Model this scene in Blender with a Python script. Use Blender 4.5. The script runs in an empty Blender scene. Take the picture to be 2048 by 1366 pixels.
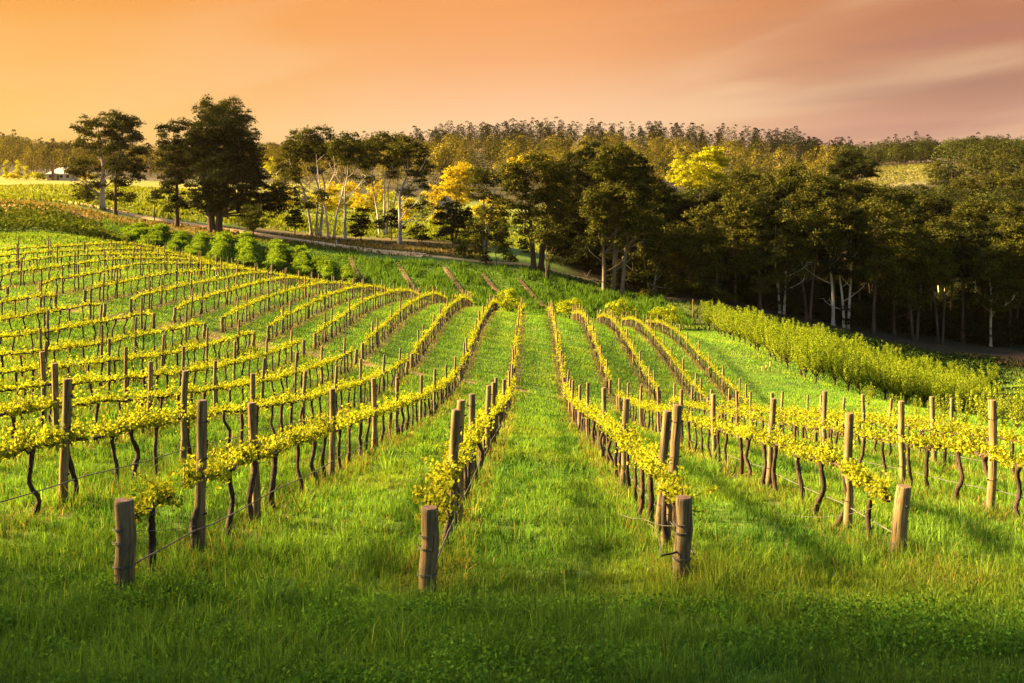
import bpy, math, random
import numpy as np
from mathutils import Vector
sc = bpy.context.scene
COL = sc.collection
R = math.radians

# ---------------------------------------------------------------- camera, sky, sun, exposure
cam = bpy.data.objects.new("camera", bpy.data.cameras.new("camera"))
COL.objects.link(cam); sc.camera = cam
cam.location = (0, 0, 0); cam.rotation_euler = (R(90), 0, 0)
cam.data.sensor_width = 36.0; cam.data.lens = 2000.0/2048*36
cam.data.shift_y = -(683-400)/2048.0
cam.data.clip_start = 0.2; cam.data.clip_end = 12000
SUN_AZ, SUN_EL = R(-80), R(24)
EXPO = 2.9
sc.view_settings.view_transform = 'Standard'; sc.view_settings.look = 'None'
sc.view_settings.exposure = EXPO; sc.view_settings.gamma = 1.0
sun = bpy.data.objects.new("sun", bpy.data.lights.new("sun", 'SUN'))
COL.objects.link(sun)
sun.data.energy = 5.0; sun.data.angle = R(5.0); sun.data.color = (1.0, 0.68, 0.28)
sun.rotation_euler = Vector((math.sin(SUN_AZ)*math.cos(SUN_EL), math.cos(SUN_AZ)*math.cos(SUN_EL), math.sin(SUN_EL))).to_track_quat('Z', 'Y').to_euler()
sc.render.engine = 'CYCLES'
sc.cycles.max_bounces = 6; sc.cycles.diffuse_bounces = 3; sc.cycles.transmission_bounces = 4
sc.cycles.glossy_bounces = 2; sc.cycles.transparent_max_bounces = 4; sc.cycles.volume_bounces = 0
sc.cycles.caustics_reflective = False; sc.cycles.caustics_refractive = False
sc.cycles.use_denoising = True

def lin(r, g, b, k=1.0):
    f = lambda c: (c/255/12.92 if c/255 <= 0.04045 else ((c/255+0.055)/1.055)**2.4)*k
    return (f(r), f(g), f(b), 1.0)

class NT:                                            # small node-tree helper
    def __init__(s, nt): s.nt = nt; s.L = nt.links
    def n(s, t, **kw):
        o = s.nt.nodes.new(t)
        for k, v in kw.items():
            if k in o.bl_rna.properties.keys(): setattr(o, k, v)
            else: s.set(o, k, v)
        return o
    def set(s, o, k, v):
        i = o.inputs[k] if isinstance(k, str) and k in o.inputs else o.inputs[int(k[1:])]
        if isinstance(v, bpy.types.NodeSocket): s.L.new(v, i)
        else: i.default_value = v
    def math(s, op, a, b=0.0, c=None):
        o = s.nt.nodes.new('ShaderNodeMath'); o.operation = op
        for i, v in enumerate((a, b, c)):
            if v is None: continue
            if isinstance(v, bpy.types.NodeSocket): s.L.new(v, o.inputs[i])
            else: o.inputs[i].default_value = v
        return o.outputs[0]
    def mix(s, f, a, b, mode='MIX'):
        o = s.nt.nodes.new('ShaderNodeMixRGB'); o.blend_type = mode
        for i, v in enumerate((f, a, b)):
            if isinstance(v, bpy.types.NodeSocket): s.L.new(v, o.inputs[i])
            else: o.inputs[i].default_value = v if i == 0 else (tuple(v)+(1.0,))[:4]
        return o.outputs[0]
    def ramp(s, f, stops):
        o = s.nt.nodes.new('ShaderNodeValToRGB'); e = o.color_ramp.elements
        while len(e) < len(stops): e.new(0.5)
        for i, (p, c) in enumerate(stops): e[i].position = p; e[i].color = (tuple(c)+(1.0,))[:4]
        s.L.new(f, o.inputs[0]); return o.outputs[0]
    def step(s, v, a, b):
        o = s.nt.nodes.new('ShaderNodeMapRange'); o.interpolation_type = 'SMOOTHSTEP'
        s.L.new(v, o.inputs[0]); o.inputs[1].default_value = a; o.inputs[2].default_value = b
        return o.outputs[0]

def build_world():
    w = bpy.data.worlds.new("World"); sc.world = w; w.use_nodes = True
    w.node_tree.nodes.clear(); t = NT(w.node_tree)
    d = t.n('ShaderNodeTexCoord').outputs['Generated']
    sep = t.n('ShaderNodeSeparateXYZ', i0=d)
    x, y, z = sep.outputs
    az = t.math('ARCTAN2', x, y)
    e = t.math('MULTIPLY', z, 5.0)                   # 1.0 = eleven degrees up
    k = SKYK
    lf = t.ramp(e, [(0.0, lin(238,186,86,k)), (0.34, lin(240,192,104,k)), (0.47, lin(242,188,98,k)), (0.72, lin(244,176,86,k)), (1.0, lin(242,160,74,k))])
    ce = t.ramp(e, [(0.0, lin(252,204,150,k)), (0.35, lin(252,206,158,k)), (0.47, lin(250,193,146,k)), (0.72, lin(246,174,116,k)), (1.0, lin(244,162,96,k))])
    ri = t.ramp(e, [(0.0, lin(206,152,134,k)), (0.35, lin(204,150,130,k)), (0.5, lin(184,136,114,k)), (0.75, lin(190,130,102,k)), (1.0, lin(192,126,90,k))])
    c = t.mix(t.step(az, -0.50, 0.02), lf, ce)
    c = t.mix(t.step(az, 0.0, 0.46), c, ri)
    # thin streaked cloud, drifting down to the left
    cv = t.n('ShaderNodeCombineXYZ', i0=t.math('MULTIPLY', az, 2.2), i1=t.math('ADD', t.math('MULTIPLY', z, 13.0), t.math('MULTIPLY', az, -2.1)), i2=0.3)
    n1 = t.n('ShaderNodeTexNoise', i0=cv.outputs[0]); n1.inputs['Scale'].default_value = 1.2; n1.inputs['Detail'].default_value = 3.5; n1.inputs['Roughness'].default_value = 0.42; n1.inputs['Distortion'].default_value = 0.6
    cv2 = t.n('ShaderNodeCombineXYZ', i0=t.math('MULTIPLY', az, 1.6), i1=t.math('ADD', t.math('MULTIPLY', z, 22.0), t.math('MULTIPLY', az, -1.4)), i2=4.7)
    n2 = t.n('ShaderNodeTexNoise', i0=cv2.outputs[0]); n2.inputs['Scale'].default_value = 1.6; n2.inputs['Detail'].default_value = 4
    right = t.step(az, -0.1, 0.25)
    c = t.mix(t.math('MULTIPLY', t.step(n1.outputs[0], 0.40, 0.72), t.math('ADD', t.math('MULTIPLY', right, 0.30), 0.22)), c, lin(255,214,168,k))
    c = t.mix(t.math('MULTIPLY', t.step(n2.outputs[0], 0.48, 0.75), t.math('MULTIPLY', t.step(az, -0.1, 0.42), 0.42)), c, lin(176,128,118,k))
    sky = t.n('ShaderNodeTexSky', sky_type='NISHITA')
    sky.sun_disc = False; sky.sun_elevation = SUN_EL; sky.sun_rotation = SUN_AZ % (2*math.pi)
    sky.dust_density = 3.0
    ns = t.mix(1.0, sky.outputs[0], (NISH, NISH, NISH), 'MULTIPLY')
    dim = t.math('ADD', 0.22, t.math('MULTIPLY', t.step(t.math('COSINE', t.math('ADD', az, 0.45)), -0.1, 0.6), 0.78))
    c = t.mix(1.0, c, t.n('ShaderNodeCombineXYZ', i0=dim, i1=dim, i2=dim).outputs[0], 'MULTIPLY')
    up = t.step(z, 0.20, 0.36)
    c = t.mix(up, c, ns)
    bg = t.n('ShaderNodeBackground', Color=c); bg.inputs['Strength'].default_value = 1.0
    out = t.n('ShaderNodeOutputWorld', i0=bg.outputs[0])
SKYK = 1.0/2**EXPO                                   # the sky dome's brightness at this exposure
NISH = 0.04
build_world()
# ---------------------------------------------------------------- terrain survey
F = 2000.0; CX = 1024.0; HY = 400.0; K = 0.0215      # focal length and horizon in photo pixels; row heading
POST_H = 1.9
def off(n): return -1.193 + 3.0*n                    # offset of row n (0 = left of the central lane)
TOPS1 = {                                            # line post tops, near block
 -1: [(400,810),(512,795),(660,775),(746,760),(795,754.6),(840,747),(869,738.5),(893.6,727),(910.8,715)],
 2: [(1690,818),(1537,794),(1432,787),(1363,780),(1318,773),(1282,771),(1257,765),(1239,757)],
 3: [(1987,801),(1806,799),(1650,789),(1549.5,788),(1476,783),(1422,780),(1380,775),(1349,766.5)],
 4: [(1870,793),(1730,787),(1639,788.7),(1561.5,784),(1502,780),(1458.6,776)],
 5: [(1903,794),(1778,793.5),(1685,794),(1615,792)],
 1: [(1330,815),(1313,825),(1248,793),(1203.7,777),(1177,769),(1159,767.5)],
 0: [(900,815),(917,808),(946,781),(970,771),(985,762)],
 -2: [(129,765),(364,748.5),(508,744),(605,742),(671,733),(723,723),(765.5,710),(799,693)],
 -3: [(107.5,729.5),(300,728),(431,721.6),(520,717),(588,705),(645.6,692),(690,680)],
 -4: [(89.6,704.5),(250.5,700.5),(367,696.6),(466,686.6),(531,672),(583,657)],
 -5: [(87,684),(221,674),(325.6,669.7),(413,656),(477.7,640.5)],
 -6: [(201.7,648),(271,634),(373.5,621)],
}
TOPS2 = {                                            # line post tops, far block
 -1: [(948,642.5),(959,624),(967.5,609.6),(977,598),(981,590),(984.6,587),(991,589)],
 2: [(1217,726.5),(1214.5,714),(1202,688),(1193,664),(1185,645),(1178,629),(1172.5,618),(1165,610),(1160,608),(1154,608)],
 3: [(1307,741),(1299,731),(1281,704),(1265.6,678.6),(1253.5,658),(1242,644),(1233,629),(1224,623),(1215.4,616),(1208,615),(1200,617),(1195,621)],
 4: [(1404,754.8),(1390.6,746),(1366,716.7),(1343,691),(1326.7,670),(1311,652),(1297,640.5),(1285,629),(1272.5,623),(1262,621),(1251.6,623),(1245,625)],
 5: [(1501.6,780),(1492,769),(1477.6,757.7),(1445,733),(1418.6,705),(1395.7,683.5),(1375,665),(1359.6,648),(1343.8,639.6),(1327,631),(1314,628),(1302,628),(1294,629)],
 -2: [(839,659),(848,649),(867.5,628),(880,609),(894,593),(905,588),(915,581),(924,579),(931.5,579.6),(937.5,583),(943,589)],
 -3: [(744,642),(755,634),(782,614),(803,597),(822,585),(839,577.6),(852,573),(864.5,570),(874,572),(884,576),(892,584)],
 -4: [(650,623),(663.6,616.6),(698,599),(726,577),(750,572),(771,568),(788,564),(803,565),(817,565),(828,571.6)],
 -5: [(564,609.7),(580,602),(617.5,586),(651,569),(679.5,565.6),(705.6,553.7),(727,556),(746.6,555),(763,559),(779,565.6)],
 -6: [(473.5,593.5),(493,585),(538,569),(576,560),(610,553),(637.5,548),(664,548.5),(686,550)],
 -7: [(383,576),(405.6,568.7),(455.5,557.6),(500,546.5),(538,540.5),(572,534.5),(597,539)],
 -8: [(298,561),(323,555),(382,545),(431,540.5),(472.6,531),(511,526)],
 -9: [(206,543),(234,540),(299,529.6),(352,523),(401,520)],
 -10: [(125.6,529.6),(157,528),(224,515),(282,502)],
 -11: [(40,514),(148,504),(209,499.6),(266.6,497)],
 -12: [(140,489),(199,487.7),(250,489)],
 -13: [(119.6,482),(165,484)],
}
SURVEY = [                                           # other ground points: photo x, photo y, distance
 (247,1195,10.2),(853,1200,11.15),(1370,1168,11.7),(1782,1125,13.3),
 (0,1366,7.3),(500,1366,7.3),(1024,1366,7.3),(1500,1366,7.3),(2040,1366,7.4),
 (0,475,112),(150,472,118),(235,487,122),(0,470,128),(0,415,155),(100,425,150),
 (60,398,190),(200,414,185),(330,440,179),(430,456,175),(530,473,171),(700,495,166),(840,510,163),(1060,527,158),
 (205,424,182),(310,443,178),(355,456,172),(430,466,168),(250,505,134),(330,470,160),(450,478,160),(600,497,160),
 (560,560,130),(620,570,132),(720,580,133),(900,596,134),(1045,612,134),(1100,622,134),
 (750,520,158),(900,555,147),(1000,562,149),(1100,582,146),(1200,602,141),(1300,604,145),
 (1215,590,150),(1355,585,156),(1435,602,152),(1540,630,148),(1385,642,132),(1330,660,131),
 (1650,655,150),(1780,676,152),(1930,690,160),(2048,698,165),(2000,718,146),(1900,735,138),(2040,760,128),
 (1620,763,80),(1690,783,83),(1750,803,87),(1860,815,92),(1420,665,125),(1500,695,102),(1545,722,92.5),
 (1640,705,125),(1800,758,122),(1950,822,115),(1900,850,52),(1740,812,65),(2040,865,45),
 (1500,560,195),(1900,610,215),(1300,540,205),(1700,580,210),
 (690,462,195),(690,425,240),(300,402,215),(600,398,300),(0,366,330),(150,367,320),(300,378,280),(0,396,215),(450,372,400),
 (800,470,188),(800,430,260),(950,482,190),(1050,500,187),(1000,430,300),
 (780,312,850),(900,304,850),(1090,297,900),(1350,300,900),(1590,318,850),(1650,330,740),
 (900,352,450),(1100,372,420),(1400,385,400),(1650,385,430),(1200,330,600),(900,320,650),
 (0,308,800),(130,325,750),(550,322,800),(300,335,700),(400,345,560),(0,345,500),
 (1720,338,600),(1900,322,620),(2048,322,620),(1750,342,520),(1850,366,430),(1780,373,430),(2000,380,400),(2000,400,350),(1900,440,280),
 (-500,350,1500),(500,350,1500),(1100,345,1500),(1700,360,1500),(2500,360,1500),
 
 (-500,360,330),(-600,330,700),(2700,330,620),(2700,620,200),(2700,820,110),(-500,470,125),(-300,500,95),
]
def wx(X, Y): return X/(Y+20.0)
def wy(Y): return np.log(Y+20.0)
def survey_points():
    P = []
    for T in (TOPS1, TOPS2):
        for n, L in T.items():
            for x, y in L:
                Z = off(n)*F/(x-1067.0)
                P.append((off(n)+K*Z, Z, -((y-HY)*Z/F+POST_H)))
    for x, y, Z in SURVEY:
        P.append(((x-CX)*Z/F, Z, -(y-HY)*Z/F))
    for X in (-20,-8,0,8,20):
        P.append((X, 0.0, -2.15)); P.append((X, -9.0, -0.7))
    for X, Y, z in ((-30,12,-4.2),(-30,25,-5.6),(25,12,-4.6),(35,25,-7.5)):
        P.append((X, Y, z))
    return np.array(P)
def tps_fit(P, lam):
    U = np.stack([wx(P[:,0],P[:,1]), wy(P[:,1])],1)*np.array([2.2,1.0]); S = P[:,2]/(P[:,1]+20.0)
    N = len(P); d2 = ((U[:,None]-U[None])**2).sum(2)
    A = np.zeros((N+3,N+3)); A[:N,:N] = 0.5*d2*np.log(d2+1e-12); A[:N,:N] += lam*np.eye(N)
    A[:N,N] = 1; A[:N,N+1:] = U; A[N,:N] = 1; A[N+1:,:N] = U.T
    return U, np.linalg.solve(A, np.concatenate([S,[0,0,0]]))
def tps_eval(U, w, X, Y):
    Q = np.stack([wx(X,Y), wy(Y)],1)*np.array([2.2,1.0]); out = np.zeros(len(X)); N = len(U)
    for i in range(0, len(X), 20000):
        q = Q[i:i+20000]; d2 = ((q[:,None]-U[None])**2).sum(2)
        out[i:i+20000] = (0.5*d2*np.log(d2+1e-12))@w[:N] + w[N] + q@w[N+1:]
    return out
SP = survey_points()
U_, W_ = tps_fit(SP, 0.004)
for _ in range(2):                                   # drop gross misreadings, refit
    R_ = (SP[:,2]/(SP[:,1]+20.0)-tps_eval(U_, W_, SP[:,0], SP[:,1]))*F
    SP = SP[np.abs(R_) < 14]; U_, W_ = tps_fit(SP, 0.004)

# ---------------------------------------------------------------- helpers
def tag(o, label=None, cat=None, group=None, kind=None):
    if label: o['label'] = label
    if cat: o['category'] = cat
    if group: o['group'] = group
    if kind: o['kind'] = kind
    return o
def empty(name, loc, label=None, cat=None, group=None):
    o = bpy.data.objects.new(name, None); COL.objects.link(o); o.location = loc
    return tag(o, label, cat, group)
class MB:                                            # gathers vertices and faces, links them as one mesh object
    def __init__(s): s.V = []; s.T = []; s.Q = []; s.C = []; s.tm = []; s.qm = []; s.nv = 0
    def add(s, V, T=None, Q=None, col=None, m=0):
        V = np.asarray(V, float).reshape(-1, 3); s.V.append(V)
        if col is None: col = (1, 1, 1)
        c = np.asarray(col, float)
        s.C.append(np.broadcast_to(c, V.shape) if c.ndim == 1 else c)
        if T is not None and len(T): s.T.append(np.asarray(T, int)+s.nv); s.tm.append(np.full(len(T), m))
        if Q is not None and len(Q): s.Q.append(np.asarray(Q, int)+s.nv); s.qm.append(np.full(len(Q), m))
        s.nv += len(V)
    def mesh(s, name, origin=None, smooth=False):
        V = np.concatenate(s.V)
        if origin is not None: V = V-np.asarray(origin)
        T = np.concatenate(s.T) if s.T else np.zeros((0, 3), int); Q = np.concatenate(s.Q) if s.Q else np.zeros((0, 4), int)
        me = bpy.data.meshes.new(name)
        me.vertices.add(len(V)); me.vertices.foreach_set('co', V.astype(np.float32).ravel())
        nl = T.size+Q.size
        me.loops.add(nl); me.loops.foreach_set('vertex_index', np.concatenate([T.ravel(), Q.ravel()]).astype(np.int32))
        me.polygons.add(len(T)+len(Q))
        me.polygons.foreach_set('loop_start', np.concatenate([np.arange(len(T))*3, T.size+np.arange(len(Q))*4]).astype(np.int32))
        mi = np.concatenate(s.tm+s.qm) if (s.tm or s.qm) else np.zeros(0)
        me.polygons.foreach_set('material_index', mi.astype(np.int32))
        me.polygons.foreach_set('use_smooth', np.full(len(T)+len(Q), smooth))
        a = me.attributes.new('col', 'FLOAT_COLOR', 'POINT')
        C = np.concatenate(s.C); a.data.foreach_set('color', np.concatenate([C, np.ones((len(C), 1))], 1).astype(np.float32).ravel())
        me.update(calc_edges=True)
        return me
    def build(s, name, mats, parent=None, origin=None, smooth=False):
        me = s.mesh(name, origin, smooth)
        for m in (mats if isinstance(mats, (list, tuple)) else [mats]): me.materials.append(m)
        return link(name, me, parent)
def link(name, me, parent=None, loc=None, rot=None):
    o = bpy.data.objects.new(name, me); COL.objects.link(o)
    if parent: o.parent = parent
    if loc is not None: o.location = loc
    if rot is not None: o.rotation_euler = rot
    return o
def tube(P, rad, sides=6, cap=True, wob=0.0, rng=None, lengthwise=False):
    P = np.asarray(P, float); n = len(P); rad = np.broadcast_to(np.asarray(rad, float), (n,))
    d = np.gradient(P, axis=0); d /= np.linalg.norm(d, axis=1)[:, None]+1e-9
    ref = np.array([0.0, 1, 0]) if abs(d[0, 1]) < 0.8 else np.array([1.0, 0, 0])
    a = np.cross(d, ref); a /= np.linalg.norm(a, axis=1)[:, None]+1e-9; b = np.cross(d, a)
    th = np.arange(sides)*2*np.pi/sides
    r = rad[:, None]*(1 if rng is None else 1+wob*rng.standard_normal((1 if lengthwise else n, sides)))
    V = P[:, None]+r[..., None]*(np.cos(th)[None, :, None]*a[:, None]+np.sin(th)[None, :, None]*b[:, None])
    V = V.reshape(-1, 3); i = np.arange(n-1)[:, None]*sides; j = np.arange(sides); k = (j+1) % sides
    Q = np.stack([i+j, i+k, i+sides+k, i+sides+j], -1).reshape(-1, 4); T = None
    if cap:
        V = np.concatenate([V, P[:1], P[-1:]]); m = n*sides
        T = np.concatenate([np.stack([k, j, np.full(sides, m)], 1), np.stack([(n-1)*sides+j, (n-1)*sides+k, np.full(sides, m+1)], 1)])
    return V, T, Q
def curve(pts, n):                                   # smooth polyline through a few points
    pts = np.asarray(pts, float); t = np.linspace(0, len(pts)-1, n); i = np.clip(t.astype(int), 0, len(pts)-2); f = (t-i)[:, None]
    g = lambda k: pts[np.clip(k, 0, len(pts)-1)]
    p0, p1, p2, p3 = g(i-1), g(i), g(i+1), g(i+2)
    return 0.5*(2*p1+(p2-p0)*f+(2*p0-5*p1+4*p2-p3)*f**2+(3*p1-p0-3*p2+p3)*f**3)
def unit(v): return v/(np.linalg.norm(v, axis=-1, keepdims=True)+1e-9)
def leaves(mb, rng, C, size, col, aspect=0.55, up=0.0, droop=None, m=0, lobed=False, nrm=None, jit=0.55):
    n = len(C)
    if not n: return
    size = np.broadcast_to(np.asarray(size, float), (n,))[:, None]
    a = rng.standard_normal((n, 3)); a[:, 2] = a[:, 2]*(1-up)+up*0.6
    if droop is not None: a[:, 2] -= droop
    a = unit(a); b = unit(np.cross(a, rng.standard_normal((n, 3))))
    if nrm is not None:                              # lie along the clump's surface, loosely
        nn = unit(nrm+jit*rng.standard_normal((n, 3))); a = unit(np.cross(nn, rng.standard_normal((n, 3)))); b = np.cross(nn, a)
    if lobed:
        nn = np.cross(a, b); V = [C+0.0*a]
        for th, r in ((0, 1.0), (0.75, 0.78), (1.35, 1.0), (2.2, 0.8), (3.14, 0.45), (4.08, 0.8), (4.93, 1.0), (5.53, 0.78)):
            V.append(C+0.5*size*r*(math.cos(th)*a+math.sin(th)*b)+0.16*size*abs(math.sin(th))*nn)
        V = np.stack(V, 1).reshape(-1, 3); i = np.arange(n)[:, None]*9
        T = np.concatenate([np.concatenate([i, i+1+j, i+1+(j+1) % 8], 1) for j in range(8)])
        mb.add(V, T=T, col=np.repeat(col, 9, 0), m=m)
        return
    V = np.stack([C-0.5*size*a, C+0.5*size*aspect*b-0.06*size*a, C+0.5*size*a, C-0.5*size*aspect*b-0.06*size*a], 1).reshape(-1, 3)
    mb.add(V, Q=np.arange(4*n).reshape(-1, 4), col=np.repeat(col, 4, 0), m=m)
def tint(rng, n, c1, c2, var=0.2):
    f = rng.random((n, 1)); c = np.asarray(c1)*(1-f)+np.asarray(c2)*f
    return c*np.exp(var*rng.standard_normal((n, 1)))
_lat = np.random.default_rng(5).random((97, 97))
def vnoise(x, y):                                    # smooth value noise, 0..1
    i = np.floor(x).astype(int); j = np.floor(y).astype(int); f = x-i; g = y-j
    f = f*f*(3-2*f); g = g*g*(3-2*g); L = lambda a, b: _lat[a % 97, b % 97]
    return (L(i, j)*(1-f)+L(i+1, j)*f)*(1-g)+(L(i, j+1)*(1-f)+L(i+1, j+1)*f)*g
_on = "first second third fourth fifth sixth seventh eighth ninth tenth eleventh twelfth thirteenth fourteenth fifteenth sixteenth seventeenth eighteenth nineteenth".split()
_te = "x x twent thirt fort fift sixt sevent eight ninet".split()
def nth(i):
    if i < 20: return _on[i-1]
    if i % 10 == 0: return _te[i//10]+"ieth"
    return _te[i//10]+"y-"+_on[i % 10-1]

# ---------------------------------------------------------------- materials
def mat(name, rough=0.8):
    m = bpy.data.materials.new(name); m.use_nodes = True; t = NT(m.node_tree)
    p = [x for x in m.node_tree.nodes if x.type == 'BSDF_PRINCIPLED'][0]
    p.inputs['Roughness'].default_value = rough; p.inputs['Specular IOR Level'].default_value = 0.2
    return m, t, p
def leaf_mat(name, trans=0.45, tcol=(1.0, 0.95, 0.5), gloss=0.0):
    m = bpy.data.materials.new(name); m.use_nodes = True; m.node_tree.nodes.clear(); t = NT(m.node_tree)
    a = t.n('ShaderNodeAttribute', attribute_name='col')
    nz = t.n('ShaderNodeTexNoise'); nz.inputs['Scale'].default_value = 0.6; nz.inputs['Detail'].default_value = 2
    t.L.new(t.n('ShaderNodeNewGeometry').outputs['Position'], nz.inputs['Vector'])
    c = t.mix(1.0, a.outputs['Color'], t.ramp(nz.outputs[0], [(0.3, (0.82, 0.82, 0.82)), (0.7, (1.15, 1.12, 1.0))]), 'MULTIPLY')
    df = t.n('ShaderNodeBsdfDiffuse', Color=c); tr = t.n('ShaderNodeBsdfTranslucent', Color=t.mix(1.0, c, tcol, 'MULTIPLY'))
    mx = t.n('ShaderNodeMixShader', i0=trans, i1=df.outputs[0], i2=tr.outputs[0]); o = mx.outputs[0]
    if gloss:
        g = t.n('ShaderNodeBsdfGlossy', Roughness=0.45); o = t.n('ShaderNodeMixShader', i0=gloss, i1=o, i2=g.outputs[0]).outputs[0]
    t.n('ShaderNodeOutputMaterial', i0=o)
    return m
def noisy(name, stops, scale, stretch=(1, 1, 1), bump=0.4, rough=0.85, objcoord=True, detail=6, dist=0.0):
    m, t, p = mat(name, rough)
    src = t.n('ShaderNodeTexCoord').outputs['Object'] if objcoord else t.n('ShaderNodeNewGeometry').outputs['Position']
    if objcoord:
        oi = t.n('ShaderNodeObjectInfo'); src = t.n('ShaderNodeVectorMath', operation='ADD', i0=src, i1=t.n('ShaderNodeCombineXYZ', i2=t.math('MULTIPLY', oi.outputs['Random'], 37.0)).outputs[0]).outputs[0]
    mp = t.n('ShaderNodeMapping', i0=src); mp.inputs['Scale'].default_value = stretch
    nz = t.n('ShaderNodeTexNoise', i0=mp.outputs[0]); nz.inputs['Scale'].default_value = scale; nz.inputs['Detail'].default_value = detail; nz.inputs['Distortion'].default_value = dist
    c = t.ramp(nz.outputs[0], stops)
    if objcoord: c = t.mix(1.0, c, t.ramp(oi.outputs['Random'], [(0, (0.78, 0.78, 0.8)), (1, (1.15, 1.1, 1.05))]), 'MULTIPLY')
    t.L.new(c, p.inputs['Base Color'])
    b = t.n('ShaderNodeBump', Height=nz.outputs[0]); b.inputs['Strength'].default_value = bump; b.inputs['Distance'].default_value = 0.02
    t.L.new(b.outputs[0], p.inputs['Normal'])
    return m
M = {}
M['leaf'] = leaf_mat('vine_leaf', 0.5, (1.0, 0.95, 0.45))
M['grass'] = leaf_mat('grass_blade', 0.4, (1.0, 1.0, 0.5))
M['lit'] = leaf_mat('bright_tree_leaf', 0.45, (1.0, 0.95, 0.5))
M['tree'] = leaf_mat('tree_leaf', 0.2, (1.0, 0.95, 0.5))
def post_mat():
    m, t, p = mat('weathered_timber', 0.88)
    oi = t.n('ShaderNodeObjectInfo'); co = t.n('ShaderNodeTexCoord').outputs['Object']; z = t.n('ShaderNodeSeparateXYZ', i0=co).outputs[2]
    src = t.n('ShaderNodeVectorMath', operation='ADD', i0=co, i1=t.n('ShaderNodeCombineXYZ', i2=t.math('MULTIPLY', oi.outputs['Random'], 37.0)).outputs[0]).outputs[0]
    def nz(scale, st, det=5, dist=0.0):
        mp = t.n('ShaderNodeMapping', i0=src); mp.inputs['Scale'].default_value = st
        n = t.n('ShaderNodeTexNoise', i0=mp.outputs[0]); n.inputs['Scale'].default_value = scale; n.inputs['Detail'].default_value = det; n.inputs['Distortion'].default_value = dist
        return n.outputs[0]
    g, k, s = nz(34, (1, 1, 0.05), 6, 0.3), nz(60, (1, 1, 0.02), 3), nz(5, (1, 1, 0.6), 4)
    c = t.ramp(g, [(0.25, (0.065, 0.045, 0.02)), (0.45, (0.16, 0.118, 0.056)), (0.6, (0.26, 0.195, 0.095)), (0.8, (0.38, 0.30, 0.165))])
    c = t.mix(t.step(k, 0.60, 0.68), c, (0.025, 0.017, 0.010))
    c = t.mix(t.math('MULTIPLY', t.step(s, 0.45, 0.7), 0.55), c, (0.10, 0.085, 0.05))
    c = t.mix(t.math('MULTIPLY', t.math('SUBTRACT', 1.0, t.step(t.math('ADD', z, t.math('MULTIPLY', s, 0.5)), 0.25, 0.75)), 0.6), c, (0.075, 0.065, 0.025))
    c = t.mix(1.0, c, t.ramp(oi.outputs['Random'], [(0, (0.75, 0.76, 0.8)), (1, (1.2, 1.1, 1.0))]), 'MULTIPLY')
    t.L.new(c, p.inputs['Base Color'])
    bp = t.n('ShaderNodeBump', Height=t.math('SUBTRACT', g, t.math('MULTIPLY', t.step(k, 0.6, 0.68), 1.0))); bp.inputs['Strength'].default_value = 0.7; bp.inputs['Distance'].default_value = 0.012
    t.L.new(bp.outputs[0], p.inputs['Normal'])
    return m
M['post'] = post_mat()
M['end'] = noisy('end_grain', [(0.3, (0.14, 0.08, 0.05)), (0.7, (0.28, 0.18, 0.12))], 18, (1, 1, 1), 0.3)
M['clip'] = noisy('dark_clip', [(0.3, (0.012, 0.012, 0.012)), (0.7, (0.03, 0.03, 0.03))], 20, bump=0.1, rough=0.5)
M['bark'] = noisy('vine_bark', [(0.25, (0.018, 0.012, 0.009)), (0.55, (0.06, 0.042, 0.03)), (0.8, (0.12, 0.09, 0.065))], 40, (1, 1, 0.2), 1.0, 0.95)
M['gum_pale'] = noisy('pale_gum_bark', [(0.3, (0.3, 0.235, 0.18)), (0.55, (0.56, 0.48, 0.4)), (0.8, (0.7, 0.63, 0.55))], 1.2, (1, 1, 0.25), 0.3, 0.9)
M['gum_mid'] = noisy('grey_gum_bark', [(0.3, (0.10, 0.07, 0.05)), (0.6, (0.22, 0.165, 0.12)), (0.85, (0.34, 0.27, 0.205))], 1.4, (1, 1, 0.2), 0.4, 0.9)
M['gum_brown'] = noisy('brown_gum_bark', [(0.3, (0.04, 0.026, 0.018)), (0.6, (0.10, 0.068, 0.048)), (0.85, (0.18, 0.13, 0.095))], 1.6, (1, 1, 0.2), 0.4, 0.9)
M['wire'] = noisy('steel_wire', [(0.3, (0.06, 0.058, 0.055)), (0.7, (0.13, 0.125, 0.115))], 8, bump=0.0, rough=0.45)
M['hose'] = noisy('drip_hose', [(0.3, (0.06, 0.058, 0.055)), (0.7, (0.14, 0.135, 0.125))], 3, bump=0.0, rough=0.45)
M['road'] = noisy('gravel_road', [(0.3, (0.50, 0.32, 0.14)), (0.7, (0.68, 0.46, 0.22))], 0.7, bump=0.2, objcoord=False)
M['dirt'] = noisy('bare_soil', [(0.3, (0.08, 0.05, 0.022)), (0.7, (0.19, 0.115, 0.055))], 0.9, bump=0.3, objcoord=False)
M['roof'] = noisy('pale_iron_roof', [(0.3, (0.5, 0.47, 0.44)), (0.7, (0.66, 0.63, 0.6))], 2.0, bump=0.1, rough=0.5)
M['wall'] = noisy('painted_wall', [(0.3, (0.5, 0.45, 0.36)), (0.7, (0.6, 0.54, 0.44))], 2.0, bump=0.1)
M['glass'] = noisy('window_glass', [(0.3, (0.02, 0.025, 0.03)), (0.7, (0.04, 0.05, 0.06))], 2.0, bump=0.0, rough=0.1)
M['stake'] = noisy('yellow_stake', [(0.3, (0.5, 0.4, 0.05)), (0.7, (0.6, 0.5, 0.08))], 6, bump=0.1)
m_, t_, p_ = mat('brick', 0.9)
_b = t_.n('ShaderNodeTexBrick', i0=t_.n('ShaderNodeTexCoord').outputs['Object']); _b.inputs['Scale'].default_value = 4
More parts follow.
